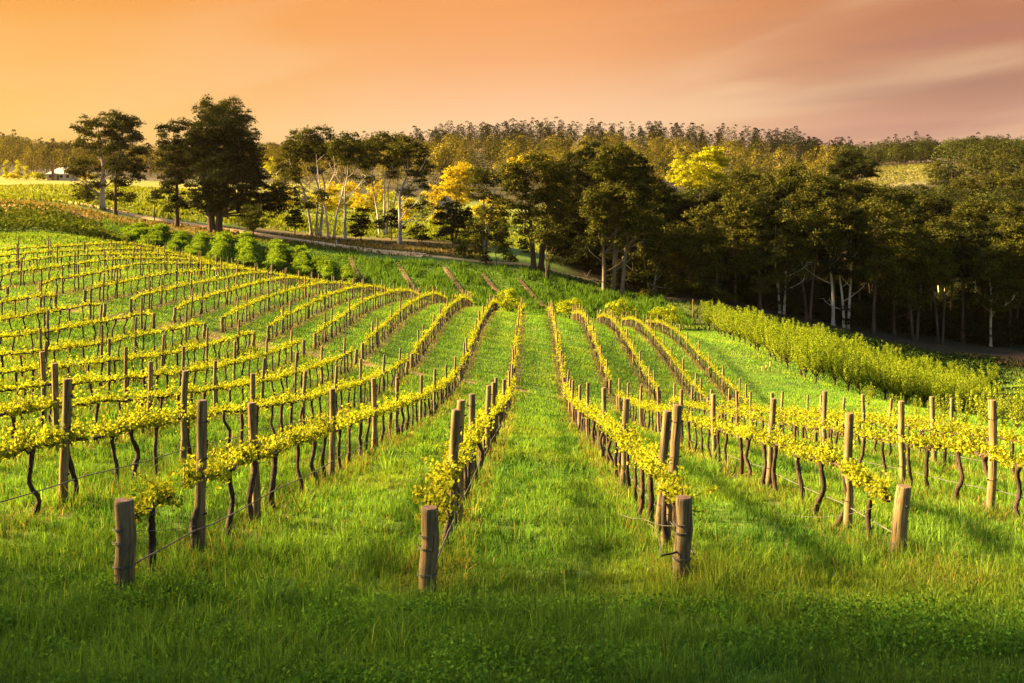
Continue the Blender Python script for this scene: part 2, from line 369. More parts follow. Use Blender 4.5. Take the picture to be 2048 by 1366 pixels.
_b.inputs['Color1'].default_value = (0.3, 0.11, 0.06, 1); _b.inputs['Color2'].default_value = (0.22, 0.08, 0.05, 1); _b.inputs['Mortar'].default_value = (0.35, 0.3, 0.25, 1)
t_.L.new(_b.outputs[0], p_.inputs['Base Color']); M['brick'] = m_

# ---------------------------------------------------------------- terrain sheet
GU = np.linspace(-1.7, 1.7, 561); GY = np.linspace(math.log(20-13.5), math.log(1520), 560)
_gu, _gy = np.meshgrid(GU, GY); _Y = np.exp(_gy)-20.0; _X = _gu*(_Y+20.0)
_S = tps_eval(U_, W_, _X.ravel(), _Y.ravel()).reshape(_X.shape)
def H(X, Y):                                         # ground height
    X = np.asarray(X, float); Y = np.asarray(Y, float)
    a = np.clip((wx(X, Y)-GU[0])/(GU[1]-GU[0]), 0, len(GU)-1.001); b = np.clip((wy(Y)-GY[0])/(GY[1]-GY[0]), 0, len(GY)-1.001)
    i = a.astype(int); j = b.astype(int); f = a-i; g = b-j
    s = (_S[j, i]*(1-f)+_S[j, i+1]*f)*(1-g)+(_S[j+1, i]*(1-f)+_S[j+1, i+1]*f)*g
    return s*(Y+20.0)
def PX(X, Y): return CX+F*X/np.maximum(Y, 0.5)
def XP(px, Z): return (px-CX)/F*Z
def band(v, a, b, s): return np.clip((v-a)/s+0.5, 0, 1)*np.clip((b-v)/s+0.5, 0, 1)
def ground_colour(X, Y):
    px = PX(X, Y); n1 = vnoise(X*0.11+3, Y*0.11+7); n2 = vnoise(X*0.6, Y*0.6+31)
    Yj = Y*(1+0.05*(n1-0.5)+0.02*(n2-0.5)); pj = px+60*(n1-0.5)
    c = np.empty(X.shape+(3,)); c[:] = (0.085, 0.155, 0.015)
    def lay(mask, col):
        c[:] = c*(1-mask[..., None])+np.asarray(col)*mask[..., None]
    lay(band(Yj, 186, 3000, 12)*band(pj, -9000, 1150, 60), (0.15, 0.19, 0.02))
    lay(band(Yj, 270, 430, 30)*band(pj, -9000, 640, 40), (0.19, 0.19, 0.02))
    lay(band(Yj, 165.5, 177, 3)*band(pj, 150, 520, 60)*(0.4+0.6*n2), (0.19, 0.125, 0.05))
    lay(band(Yj, 166, 186, 3)*band(pj, 480, 960, 60)*(0.5+0.5*n2), (0.12, 0.075, 0.032))
    lay(band(Yj, 148, 166, 3)*band(pj, -2000, 170, 60), (0.36, 0.17, 0.06))
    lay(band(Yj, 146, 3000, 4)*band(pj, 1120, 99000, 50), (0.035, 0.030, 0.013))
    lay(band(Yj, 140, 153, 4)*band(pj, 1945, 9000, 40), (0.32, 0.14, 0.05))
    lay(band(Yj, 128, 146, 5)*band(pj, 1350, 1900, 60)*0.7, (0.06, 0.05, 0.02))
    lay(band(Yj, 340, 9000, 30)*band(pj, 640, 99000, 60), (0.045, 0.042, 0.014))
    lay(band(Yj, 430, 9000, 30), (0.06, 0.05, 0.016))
    lay(band(Y, 425, 560, 8)*band(px, 1725, 1880, 10), (0.16, 0.15, 0.07))
    for n in range(-9, 1):                           # worn soil where the rows meet the cross track
        lay(np.clip(1.4-(((X-off(n)-K*57-0.5)/0.7)**2+((Y-58.2-max(0, -n-2)*0.28)/0.8)**2), 0, 1), (0.24, 0.14, 0.06))
    return c*(0.85+0.3*n2)[..., None]
def ground():
    Z = _S*(_Y+20.0); ny, nx = Z.shape
    mb = MB(); i = np.arange(ny-1)[:, None]*nx; j = np.arange(nx-1)
    Q = np.stack([i+j, i+j+1, i+nx+j+1, i+nx+j], -1).reshape(-1, 4)
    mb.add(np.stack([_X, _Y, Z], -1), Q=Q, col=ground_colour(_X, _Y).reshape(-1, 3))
    m, t, p = mat('ground', 0.95)
    a = t.n('ShaderNodeAttribute', attribute_name='col').outputs['Color']
    pos = t.n('ShaderNodeNewGeometry').outputs['Position']; x, y, z = t.n('ShaderNodeSeparateXYZ', i0=pos).outputs
    nz = t.n('ShaderNodeTexNoise', i0=pos); nz.inputs['Scale'].default_value = 2.5; nz.inputs['Detail'].default_value = 8; nz.inputs['Roughness'].default_value = 0.7
    n3 = t.n('ShaderNodeTexNoise', i0=pos); n3.inputs['Scale'].default_value = 0.35; n3.inputs['Detail'].default_value = 4
    c = t.mix(1.0, a, t.ramp(nz.outputs[0], [(0.3, (0.55, 0.55, 0.55)), (0.7, (1.4, 1.35, 1.2))]), 'MULTIPLY')
    # worn strip under each vine row, only inside the vineyard
    u = t.math('MULTIPLY', t.math('SUBTRACT', t.math('SUBTRACT', x, t.math('MULTIPLY', y, K)), -1.193), 1/3.0)
    w = t.math('ABSOLUTE', t.math('SUBTRACT', u, t.math('ROUND', u)))
    st = t.math('SUBTRACT', 1.0, t.step(t.math('ADD', w, t.math('MULTIPLY', t.math('SUBTRACT', n3.outputs[0], 0.5), 0.12)), 0.09, 0.2))
    inx = t.math('MULTIPLY', t.math('LESS_THAN', u, 5.4), t.math('MULTIPLY', t.math('LESS_THAN', y, 121.0), t.math('GREATER_THAN', y, 9.5)))
    far = t.math('ADD', 0.55, t.math('MULTIPLY', t.step(y, 56.0, 62.0), 0.25))
    c = t.mix(t.math('MULTIPLY', t.math('MULTIPLY', st, inx), far), c, t.mix(nz.outputs[0], (0.07, 0.055, 0.02), (0.17, 0.12, 0.05)))
    t.L.new(c, p.inputs['Base Color'])
    b = t.n('ShaderNodeBump', Height=nz.outputs[0]); b.inputs['Strength'].default_value = 0.7; b.inputs['Distance'].default_value = 0.15
    t.L.new(b.outputs[0], p.inputs['Normal'])
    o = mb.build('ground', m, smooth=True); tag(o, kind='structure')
ground()
def strip(name, pts, width, lift, m, n=60):          # a sheet draped on the ground along a plan polyline
    P = curve([(x, y, 0) for x, y in pts], n)[:, :2]; d = unit(np.gradient(P, axis=0)); s = np.stack([d[:, 1], -d[:, 0]], 1)
    rng = np.random.default_rng(len(pts)*7+n); k = 5; w = width/2*(1+0.06*rng.standard_normal((n, 1)))
    V = np.stack([P+s*w*f for f in np.linspace(-1, 1, k)], 1)
    z = H(V[..., 0], V[..., 1])+lift; z[:, 0] -= lift*1.3; z[:, -1] -= lift*1.3
    V = np.concatenate([V, z[..., None]], -1).reshape(-1, 3); i = np.arange(n-1)[:, None]*k; j = np.arange(k-1)
    mb = MB(); mb.add(V, Q=np.stack([i+j, i+j+1, i+k+j+1, i+k+j], -1).reshape(-1, 4))
    return tag(mb.build(name, m), kind='structure')
strip('road', [(XP(p, z), z) for p, z in ((-60, 190), (55, 190.5), (120, 188), (200, 185), (330, 179), (430, 175), (530, 171), (700, 166), (800, 164), (850, 162.8))], 2.9, 0.3, M['road'], 200)
strip('path', [(XP(p, z), z) for p, z in ((848, 162.9), (950, 160.5), (1060, 158.5), (1150, 158), (1300, 160))], 0.9, 0.22, M['road'], 90)

# ---------------------------------------------------------------- vineyard
START1 = {-1: 10.2, 0: 11.15, 1: 11.7, 2: 13.3, 3: 14.9, 4: 20.3, 5: 30.6}
END1 = {5: 55.0, 4: 57.0}
START2 = {-1: 57.8, -2: 59, -3: 59.9, -4: 60.6, -5: 61, -6: 61.5, -7: 61.9, -8: 62.4, -9: 62.7, 0: 58.6, 1: 59.6, 2: 63.0, 3: 62.4, 4: 62.0, 5: 62.6}
def end1(n): return END1.get(n, 57.0+max(0, -n-2)*0.28)
def start2(n): return START2.get(n, 63.2+(-n-10)*0.25)
def end2(n): return 118.0 if n <= 0 else 123.0
def rx(n, Y): return off(n)+K*Y
def rowname(n): return (nth(1-n)+" row left" if n <= 0 else nth(n)+" row right")+" of the grass lane"
def cordon_h(n, Y, a, b):                            # the cordon droops to the short strainer post at a row's end
    h = 0.99+0.02*np.sin(Y*2.3+n)
    h = np.where(Y < a+2.3, 0.72+(h-0.72)*np.clip((Y-a)/2.3, 0, 1)**0.8, h)
    return np.where(Y > b-1.8, 0.80+(h-0.80)*np.clip((b-Y)/1.8, 0, 1)**0.8, h)

def post_mesh(seed, h, r, sides=14):                 # sawn round post: body, rounded shoulder, end-grain top
    rng = np.random.default_rng(seed); mb = MB(); zs = np.array([-0.35, 0.0, 0.3*h, 0.62*h, h-0.03, h-0.008, h])
    P = np.stack([0.012*rng.standard_normal(7), 0.012*rng.standard_normal(7), zs], 1); P[-3:, :2] = P[-3, :2]
    rad = r*np.array([1.06, 1.05, 1.02, 1.0, 0.97, 0.95, 0.86])
    V, T, Q = tube(P, rad, sides, False, 0.010, rng, True)
    mb.add(V, Q=Q); mb.add(V[-sides:], T=[[0, i, i+1] for i in range(1, sides-1)], m=1)
    me = mb.mesh('timber_post', smooth=False)
    for p in me.polygons:
        if p.material_index == 0: p.use_smooth = True
    me.materials.append(M['post']); me.materials.append(M['end'])
    return me
LINE = [post_mesh(100+i, POST_H, 0.066) for i in range(6)]
LINEF = [post_mesh(130+i, POST_H, 0.06, 7) for i in range(4)]
STRAIN = [post_mesh(160+i, 1.0, 0.098, 20) for i in range(4)]
STRAINF = [post_mesh(170+i, 0.95, 0.1, 9) for i in range(3)]
def clip_mesh():                                     # black wire clip standing off a post
    mb = MB()
    for s in (-1, 1):
        V, T, Q = tube([(s*0.06, 0, 0), (s*0.085, 0, 0.004), (s*0.092, 0, 0.018)], [0.013, 0.011, 0.007], 6); mb.add(V, T, Q)
    V, T, Q = tube([(0.069*math.cos(a), 0.069*math.sin(a), 0) for a in np.linspace(0, 2*math.pi, 15)], 0.004, 5, False); mb.add(V, T, Q)
    me = mb.mesh('clip', smooth=True); me.materials.append(M['clip']); return me
CLIP = clip_mesh()
def band_mesh(r):                                    # wire wrapped twice round a strainer
    mb = MB()
    for k in range(2):
        V, T, Q = tube([(r*math.cos(a), r*math.sin(a), 0.012*k+0.006*math.sin(2*a+k)) for a in np.linspace(0, 2*math.pi, 25)], 0.0045, 5, False); mb.add(V, T, Q)
    V, T, Q = tube([(0, -r, -0.01), (0.01, -r-0.012, 0.012), (-0.012, -r-0.006, 0.024)], 0.006, 5); mb.add(V, T, Q)
    me = mb.mesh('wire_band', smooth=True); me.materials.append(M['wire']); return me
BAND = band_mesh(0.1025)
prng = np.random.default_rng(11)
def in_frame(X, Y, m=40): return Y > 5 and abs(PX(X, Y)-1024) < 1024+m
def put_post(n, Y, label, strain=False, lean=None):
    X = rx(n, Y)+0.03*prng.standard_normal(); z = float(H(X, Y)); near = Y < 30
    me = (STRAIN if near else STRAINF) if strain else (LINE if near else LINEF)
    root = link('strainer_post' if strain else 'vineyard_post', me[prng.integers(len(me))], None, (X, Y, z))
    lx, ly = lean if lean else (0.022*prng.standard_normal(), 0.025+0.02*prng.standard_normal())
    root.rotation_euler = (-ly, lx, 0); root.scale = (1, 1, (1+0.03*prng.standard_normal()) if not strain else 1)
    tag(root, label, 'post', 'short strainer posts at the row ends' if strain else 'timber posts along the vine rows')
    a = prng.random()*0.6-0.3
    if not strain and Y < 34:
        for hz in (1.64, 1.18, 0.52): link('clip', CLIP, root, (0, 0, hz+0.03*prng.standard_normal()), (0, 0, a))
    if strain and Y < 16:
        for hz in (0.70, 0.57, 0.27): link('wire_band', BAND, root, (0, 0, hz+0.02*prng.standard_normal()), (0.04*prng.standard_normal(), 0.04*prng.standard_normal(), prng.random()*2))
    return root
def put_row_posts(n):
    a, b = START1.get(n, 8.5), end1(n)
    if in_frame(rx(n, b), b):
        ys = sorted(off(n)*F/(x-1067.0) for x, y in TOPS1.get(n, []))
        if n == 0: ys = [14.1, 15.9, 19.7, 24.6, 29.1, 32.5, 38.3, 42.6, 48.7, 54.4]
        if n == 1: ys = [13.8, 14.7, 20.0, 26.5, 32.9, 39.3, 44.5, 50.0, 55.0]
        if not ys: ys = [b-1.8]
        while ys[-1] < b-5.5: ys.append(ys[-1]+5.4)
        while ys[0]-5.5 > a and in_frame(rx(n, ys[0]-5.4), ys[0]-5.4): ys.insert(0, ys[0]-5.4)
        m = len(ys)
        for i, Y in enumerate(ys):
            who = nth(i+1)+" from the near end" if n in (-1, 0, 1, 2) else nth(m-i)+" from the cross track"
            lean = {(1, 0): (0.085, 0.0), (1, 1): (0.06, 0.0), (2, 1): (0.06, 0.0), (0, 0): (0.06, 0.0), (1, 2): (0.05, 0.02)}.get((n, i))
            put_post(n, Y, "timber post "+who+", near block, "+rowname(n), lean=lean)
        put_post(n, b, "short stout end post where near block's "+rowname(n)+" stops", True)
        if n in START1 and in_frame(rx(n, a), a):
            look = {-1: "thick mossy strainer post with flat sawn top at left front corner", 0: "thick dark strainer post left of the lane's near mouth, wrapped in wire",
                    1: "thick cracked strainer post right of the lane's near mouth, wrapped in wire", 2: "leaning pale strainer post, rightmost of the four in front"}.get(n, "short weathered strainer post beginning the "+rowname(n))
            put_post(n, a, look, True, lean={2: (0.11, 0.0), 1: (0.04, 0.0)}.get(n))
    a, b = start2(n), end2(n)
    ys = sorted(off(n)*F/(x-1067.0) for x, y in TOPS2.get(n, [])) if n not in (0, 1, -1) else []
    if len(ys) < 4: ys = [a+2.6, a+5.0]+[72+5.7*i+0.2*prng.standard_normal() for i in range(8)]
    while ys[-1] < b-5.2: ys.append(ys[-1]+5.6)
    ys = [Y for Y in ys if a+1.2 < Y < b-0.5 and in_frame(rx(n, Y), Y)]
    for i, Y in enumerate(ys):
        put_post(n, Y, "timber post "+nth(len(ys)-i)+" from the crest end, far block, "+rowname(n))
    if in_frame(rx(n, a), a): put_post(n, a, "short stout post starting the far block's "+rowname(n), True)
ROWS = list(range(-14, 6))
for n in ROWS: put_row_posts(n)

C1, C2, C3 = (0.40, 0.395, 0.022), (0.29, 0.345, 0.028), (0.18, 0.27, 0.035)
def vine_geo(n, Y, a, b, rng, lod):                  # trunk, cordon arms, leaves, all in place
    tr, co, lf = MB(), MB(), MB(); x0 = rx(n, Y); z0 = float(H(x0, Y)); sd = {0: 8, 1: 6, 2: 4}[lod]
    ch = float(cordon_h(n, np.array(Y), a, b)); s1, s2 = rng.choice([-1, 1]), rng.normal()
    w = rng.uniform(0.06, 0.19)*s1; ly = 0.11*s2
    pts = [(x0+0.05*rng.normal(), Y+ly*1.2, z0-0.08), (x0+0.03*rng.normal(), Y+ly+0.5*w, z0+0.22*ch), (x0+0.03*rng.normal(), Y+ly*0.6+w, z0+0.5*ch),
           (x0, Y+0.3*w, z0+0.78*ch), (x0, Y, z0+ch-0.03)]
    P = curve(pts, {0: 13, 1: 9, 2: 5}[lod]); t = np.linspace(0, 1, len(P))
    r = (0.044-0.010*t+0.026*np.exp(-((t-1)/0.10)**2)+0.012*np.exp(-(t/0.12)**2))*rng.uniform(0.85, 1.2)*(1.15 if lod == 2 else 1)
    V, T, Q = tube(P, r, sd, True, 0.17, rng); tr.add(V, T, Q)
    lo, hi = max(Y-0.70, a+0.12), min(Y+0.70, b-0.1)
    ys = np.linspace(lo, hi, {0: 15, 1: 9, 2: 4}[lod])
    xs = rx(n, ys)+0.018*rng.standard_normal(len(ys))
    zc = H(rx(n, ys), ys)+cordon_h(n, ys, a, b)+0.018*rng.standard_normal(len(ys))
    V, T, Q = tube(np.stack([xs, ys, zc], 1), (0.026+0.007*rng.random(len(ys)))*(1.2 if lod == 2 else 1), max(sd-2, 4), True, 0.2, rng); co.add(V, T, Q)
    ns = {0: 52, 1: 46, 2: 28}[lod]; sy = rng.uniform(lo, hi, ns); dens = vnoise(sy*2.3+n*17, sy*0+n*3.1)
    keep = rng.random(ns) < 0.12+1.2*dens; sy = sy[keep]; ns = len(sy)
    sx = rx(n, sy)+0.03*rng.standard_normal(ns); sz = H(rx(n, sy), sy)+cordon_h(n, sy, a, b)+0.01
    d = unit(np.stack([0.75*rng.standard_normal(ns), 0.55*rng.standard_normal(ns), 0.85+0.5*rng.standard_normal(ns)], 1))
    L = rng.gamma(3.2, 0.066, ns).clip(0.05, 0.42)*(0.5+1.0*vnoise(sy*1.7+n*7, sy*0+n))
    if lod == 0:
        for i in range(ns):
            p0 = np.array([sx[i], sy[i], sz[i]]); V, T, Q = tube([p0, p0+d[i]*L[i]*0.9], [0.006, 0.003], 4, False); co.add(V, T, Q)
    per = {0: 16, 1: 9, 2: 6}[lod]; k = rng.random((ns, per, 1))**0.7
    C = np.stack([sx, sy, sz], 1)[:, None]+d[:, None]*L[:, None, None]*k+0.036*rng.standard_normal((ns, per, 3)); C = C.reshape(-1, 3)
    size = {0: 0.060, 1: 0.068, 2: 0.10}[lod]*rng.uniform(0.6, 1.25, len(C))
    col = tint(rng, len(C), C1, C2, 0.13); g = rng.random(len(C)) < 0.2; col[g] = tint(rng, int(g.sum()), C2, C3, 0.15)
    leaves(lf, rng, C, size, col, 0.85, 0.1, lobed=(lod == 0))
    return (x0, Y, z0), tr, co, lf
vrng = np.random.default_rng(2024); vines = []
for n in ROWS:
    for a, b, blk in ((START1.get(n, 8.0), end1(n), 1), (start2(n), end2(n), 2)):
        Y = a+(1.0 if blk == 1 else 0.9)
        while Y < b-0.5:
            yy = Y+0.14*vrng.standard_normal(); X = rx(n, yy)
            if in_frame(X, yy, 110 if yy < 40 else 60): vines.append((yy, n, a, b, blk))
            Y += 1.3
vines.sort()
seen = [v for v in vines if in_frame(rx(v[1], v[0]), v[0], 0)]
cut = seen[299][0]
names = {}
for v in seen:
    if v[0] <= cut: names.setdefault(v[1], []).append(v[0])
mass_w, mass_l = MB(), MB()
def absorb(dst, src):
    for V, C in zip(src.V, src.C): dst.V.append(V); dst.C.append(C)
    for T, tm in zip(src.T, src.tm): dst.T.append(T+dst.nv); dst.tm.append(tm)
    for Q, qm in zip(src.Q, src.qm): dst.Q.append(Q+dst.nv); dst.qm.append(qm)
    dst.nv += src.nv
for yy, n, a, b, blk in vines:
    o, tr, co, lf = vine_geo(n, yy, a, b, vrng, 0 if yy < 21 else 1 if yy <= cut else 2)
    if yy > cut or yy not in names.get(n, []):
        for q in (tr, co): absorb(mass_w, q)
        absorb(mass_l, lf); continue
    L = names[n]; i = L.index(yy)
    root = empty('grapevine', o, "budding grapevine, "+nth(i+1)+" from the near end, "+rowname(n) if n in (-1, 0, 1, 2) else "budding grapevine, "+nth(i+1)+" visible from the picture edge, "+rowname(n),
                 'grapevine', 'grapevines trained along the wires')
    tr.build('trunk', M['bark'], root, o, True); co.build('cordon', M['bark'], root, o, True)
    if lf.nv: lf.build('foliage', M['leaf'], root, o)
for i in range(len(mass_w.tm)): mass_w.tm[i] = mass_w.tm[i]*0
mass = MB(); absorb(mass, mass_w)
k0 = len(mass.tm), len(mass.qm); absorb(mass, mass_l)
for L, s in ((mass.tm, k0[0]), (mass.qm, k0[1])):
    for i in range(s, len(L)): L[i] = L[i]*0+1
tag(mass.build('vine_rows', [M['bark'], M['leaf']]), "long yellow vine rows running up over the far crest", 'grapevines', kind='stuff')

# drip hoses and trellis wires, one of each to a row
def wire_line(name, n, a, b, h, r, m, label, cat, group, sag=0.0, sides=5, ends=None):
    a = max(a, 7.5); ys = np.arange(a, b, 0.65 if a < 40 else 1.3); ys = np.append(ys, b)
    z = H(rx(n, ys), ys)+h-sag*np.abs(np.sin(ys*math.pi/5.3))
    if ends is not None: z = np.where(ys < a+2.4, H(rx(n, ys), ys)+ends+(h-ends)*(ys-a)/2.4, z)
    x = rx(n, ys)+0.075
    mb = MB(); V, T, Q = tube(np.stack([x, ys, z], 1), r, sides); mb.add(V, T, Q)
    o = (float(x[0]), float(ys[0]), float(z[0]))
    ob = mb.build(name, m, None, o, True); ob.location = o
    tag(ob, label, cat, group)
for n in ROWS:
    if in_frame(rx(n, end1(n)), end1(n)):
        wire_line('drip_hose', n, START1.get(n, 7.5), end1(n), 0.40, 0.0095, M['hose'], "dark drip hose low along the near block's "+rowname(n), 'hose', 'drip hoses along the vine rows', 0.04, ends=0.32)
    if n >= -9:
        wire_line('drip_hose', n, start2(n), end2(n), 0.40, 0.010, M['hose'], "drip hose climbing the far block's "+rowname(n), 'hose', 'drip hoses along the vine rows', 0.03)
    if n in (-2, -1, 0, 1, 2, 3):
        wire_line('trellis_wire', n, START1.get(n, 7.5), end1(n), 0.985, 0.003, M['wire'], "thin steel cordon wire strung through the near block's "+rowname(n), 'wire', 'trellis wires', 0.0, ends=0.7)
def loose(name, pts, r, m, label, cat, n=24):
    P = curve(pts, n); mb = MB(); V, T, Q = tube(P, r, 6); mb.add(V, T, Q); o = tuple(P[0])
    ob = mb.build(name, m, None, o, True); ob.location = o; return tag(ob, label, cat)
def at(px, py, Z): return (XP(px, Z), Z, -(py-HY)*Z/F)
loose('hose_tail', [at(1322, 1112, 11.6), at(1332, 1109, 11.6), at(1344, 1107, 11.6), at(1356, 1103, 11.65)], 0.013, M['clip'], "black hose stub poking out beside the cracked strainer post", 'hose')
loose('loose_wire', [at(1356, 1052, 11.75), at(1320, 1050, 12.6), at(1285, 1038, 13.6), at(1262, 1036, 14.2), at(1240, 1028, 14.8)], 0.004, M['wire'], "slack wire tangle tied between two leaning posts and the cracked strainer", 'wire')
loose('loose_wire', [at(1322, 1110, 11.6), at(1318, 1080, 12.0), at(1308, 1056, 12.8), at(1298, 1048, 13.3)], 0.006, M['wire'], "grey wire hanging from the tangle down to the hose stub", 'wire')
loose('loose_wire', [at(893, 1046, 12.6), at(912, 1052, 13.2), at(930, 1044, 13.6)], 0.004, M['wire'], "short wire tie at the foot of the tallest lane post", 'wire')
loose('loose_wire', [at(270, 1062, 10.3), at(330, 1060, 11.2), at(395, 1052, 12.5)], 0.003, M['wire'], "slack wire from the mossy strainer to the first line post", 'wire')
loose('loose_wire', [at(1560, 1030, 16.5), at(1640, 1034, 15.6), at(1700, 1028, 15.0), at(1752, 1014, 13.6)], 0.003, M['wire'], "slack wire reaching the leaning pale strainer post", 'wire')

# ---------------------------------------------------------------- grass, weeds, low crops
grng = np.random.default_rng(7)
def sample_ring(y0, y1, dens, u=0.74):
    n = int(dens*u*(y1*y1-y0*y0)); Y = np.sqrt(grng.uniform(y0*y0, y1*y1, n)); return grng.uniform(-u, u, n)*Y, Y
def blades(mb, X, Y, length, width, col, lean=0.65, ph=None):
    n = len(X); z = H(X, Y)-0.02; th = grng.uniform(0, 2*np.pi, n); dx, dy = np.cos(th), np.sin(th)
    if ph is None: ph = grng.uniform(0, 2*np.pi, n)
    bend = np.abs(grng.normal(0, lean, n))*length
    wxv, wyv = -dy*width/2, dx*width/2; px_, py_ = np.cos(ph)*bend, np.sin(ph)*bend
    B = np.stack([X, Y, z], 1); W = np.stack([wxv, wyv, 0*X], 1)
    mid = B+np.stack([px_*0.3, py_*0.3, length*0.6], 1); tip = B+np.stack([px_, py_, np.sqrt(np.maximum(length**2-bend**2*0.6, (0.35*length)**2))], 1)
    V = np.stack([B-W, B+W, mid+W*0.75, mid-W*0.75, tip], 1).reshape(-1, 3); i = np.arange(n)*5
    mb.add(V, T=np.stack([i+3, i+2, i+4], 1), Q=np.stack([i, i+1, i+2, i+3], 1), col=np.repeat(col, 5, 0)*np.tile(np.array([0.75, 0.75, 1.0, 1.0, 1.1])[:, None], (n, 1)))
BARE = [(rx(n, end1(n)+0.9)+0.5, end1(n)+0.9) for n in range(-9, 1)]
def row_dist(X, Y):
    u = (X-K*Y+1.193)/3.0; return np.abs(u-np.round(u))*3.0, u
def grass_col(X, Y):
    n = len(X); p1 = vnoise(X*0.35+50, Y*0.35+9); p2 = vnoise(X*1.3, Y*1.3+70)
    c = tint(grng, n, (0.075, 0.165, 0.022), (0.15, 0.255, 0.028), 0.16)
    f = np.clip((p1-0.45)*2.0, 0, 1)[:, None]; c = c*(1-0.5*f)+np.array((0.22, 0.265, 0.026))*0.5*f
    q = np.clip((vnoise(X*0.55+7, Y*0.4+77)-0.6)*4, 0, 1)[:, None]*0.55; c = c*(1-q)+np.array((0.035, 0.115, 0.022))*q
    d, u = row_dist(X, Y); far = Y > 58
    dry = (grng.random(n) < np.where(d < 0.42, np.where(far, 0.5, np.where(Y < 22, 0.22, 0.38)), 0.012+0.03*p2)) & (u < 5.6) & (Y > 11)
    c[dry] = tint(grng, int(dry.sum()), (0.15, 0.11, 0.03), (0.25, 0.19, 0.05), 0.25)
    c = c*(1.0+0.22*np.clip((Y-12)/6, 0, 1)+0.4*np.clip((Y-30)/30, 0, 1))[:, None]  # light growing stronger with distance is put into the grass colour
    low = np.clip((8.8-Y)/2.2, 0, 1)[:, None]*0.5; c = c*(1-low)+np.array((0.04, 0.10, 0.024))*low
    return c
mb = MB()
for y0, y1, dens, L, w in ((5.6, 9.0, 3000, 0.125, 0.0075), (9.0, 14.0, 1800, 0.112, 0.009), (14, 22, 820, 0.115, 0.012), (22, 36, 320, 0.125, 0.02), (36, 58, 110, 0.16, 0.035), (58, 84, 95, 0.15, 0.036), (84, 130, 44, 0.16, 0.06)):
    ph = None
    if y1 <= 36:                                     # near grass grows in tufts that splay outwards
        X, Y = sample_ring(y0, y1, dens/11); k = grng.integers(5, 18, len(X)); X, Y = np.repeat(X, k), np.repeat(Y, k); tl = np.repeat(np.exp(0.38*grng.standard_normal(len(k))), k)
        tc = np.repeat(np.exp(0.22*grng.standard_normal((len(k), 1)))*np.array([1, 1, 1]), k, 0); ph = grng.uniform(0, 2*np.pi, len(X)); rr = np.abs(grng.normal(0, 0.035+0.0012*Y, len(X))); X, Y = X+rr*np.cos(ph), Y+rr*np.sin(ph)
    else: X, Y = sample_ring(y0, y1, dens); tl = np.ones(len(X)); tc = np.ones((len(X), 3))
    d, u = row_dist(X, Y); inside = (u < 5.5) & (Y > 9.6)
    tall = np.where(inside & (d < 0.5) & (Y < 58), 1.25, 1.0)*(0.65+0.8*vnoise(X*0.9, Y*0.9+5))*(0.7+0.6*vnoise(X*3.1, Y*3.1))
    keep = grng.random(len(X)) < np.where(inside & (d < 0.35) & (Y > 58), 0.45, 1.0)
    keep &= ~((X-K*Y > 16) & (Y > 75) & (grng.random(len(X)) < 0.4))
    for bx_, by_ in BARE: keep &= ~(((X-bx_)/0.45)**2+((Y-by_)/0.6)**2 < grng.uniform(0.5, 1.3, len(X)))
    X, Y, tall, tc = X[keep], Y[keep], tall[keep]*tl[keep], tc[keep]; ph = None if ph is None else ph[keep]
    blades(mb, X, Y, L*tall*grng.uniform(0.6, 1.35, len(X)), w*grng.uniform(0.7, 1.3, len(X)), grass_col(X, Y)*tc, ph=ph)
# seed stalks standing above the sward
X, Y = sample_ring(7.0, 26, 3); blades(mb, X, Y, grng.uniform(0.22, 0.42, len(X)), np.full(len(X), 0.006)+Y*0.0002, tint(grng, len(X), (0.28, 0.24, 0.06), (0.2, 0.22, 0.03), 0.2), 0.3)
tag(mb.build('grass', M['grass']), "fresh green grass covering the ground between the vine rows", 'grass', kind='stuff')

mb = MB()                                            # clover and broad weeds along the bottom edge
X, Y = sample_ring(5.6, 11.2, 90); nz = vnoise(X*0.8+11, Y*1.3+3)*0.7+0.3*vnoise(X*2.5, Y*2.5); k = grng.random(len(X)) < np.clip((nz-0.42)*5, 0, 1)*np.clip((11.0-Y)/2.2, 0, 1); X, Y = X[k], Y[k]
m_ = 34; Cx = (X[:, None]+0.11*grng.standard_normal((len(X), m_))).ravel(); Cy = (Y[:, None]+0.11*grng.standard_normal((len(X), m_))).ravel()
Cz = H(Cx, Cy)+grng.uniform(0.02, 0.17, len(Cx))*(0.5+np.repeat(grng.random(len(X)), m_))
leaves(mb, grng, np.stack([Cx, Cy, Cz], 1), grng.uniform(0.018, 0.042, len(Cx)), tint(grng, len(Cx), (0.06, 0.15, 0.018), (0.11, 0.22, 0.024), 0.22), 0.9, 0.7)
tag(mb.build('clover', M['grass']), "dark green clover and weeds matting the nearest ground", 'clover', kind='stuff')

mb = MB()                                            # rough pasture and verge tufts beyond the vineyard
def patch(n, p0, p1, y0, y1, L, w, c1, c2, lean=0.5):
    Y = np.sqrt(grng.uniform(y0*y0, y1*y1, n)); X = XP(grng.uniform(p0, p1, n), Y)
    blades(mb, X, Y, L*grng.uniform(0.5, 1.5, n)*(0.5+vnoise(X*0.2, Y*0.2)), w*grng.uniform(0.6, 1.4, n), tint(grng, n, c1, c2, 0.2), lean)
patch(22000, -800, 560, 187, 300, 0.45, 0.35, (0.13, 0.17, 0.014), (0.23, 0.23, 0.018))
patch(9000, -200, 1000, 182, 215, 0.6, 0.35, (0.10, 0.15, 0.015), (0.2, 0.2, 0.02))
patch(9000, 540, 1150, 186, 300, 0.5, 0.4, (0.11, 0.17, 0.015), (0.24, 0.26, 0.02))
patch(7000, -100, 960, 162, 176, 0.4, 0.22, (0.13, 0.11, 0.03), (0.24, 0.17, 0.055))
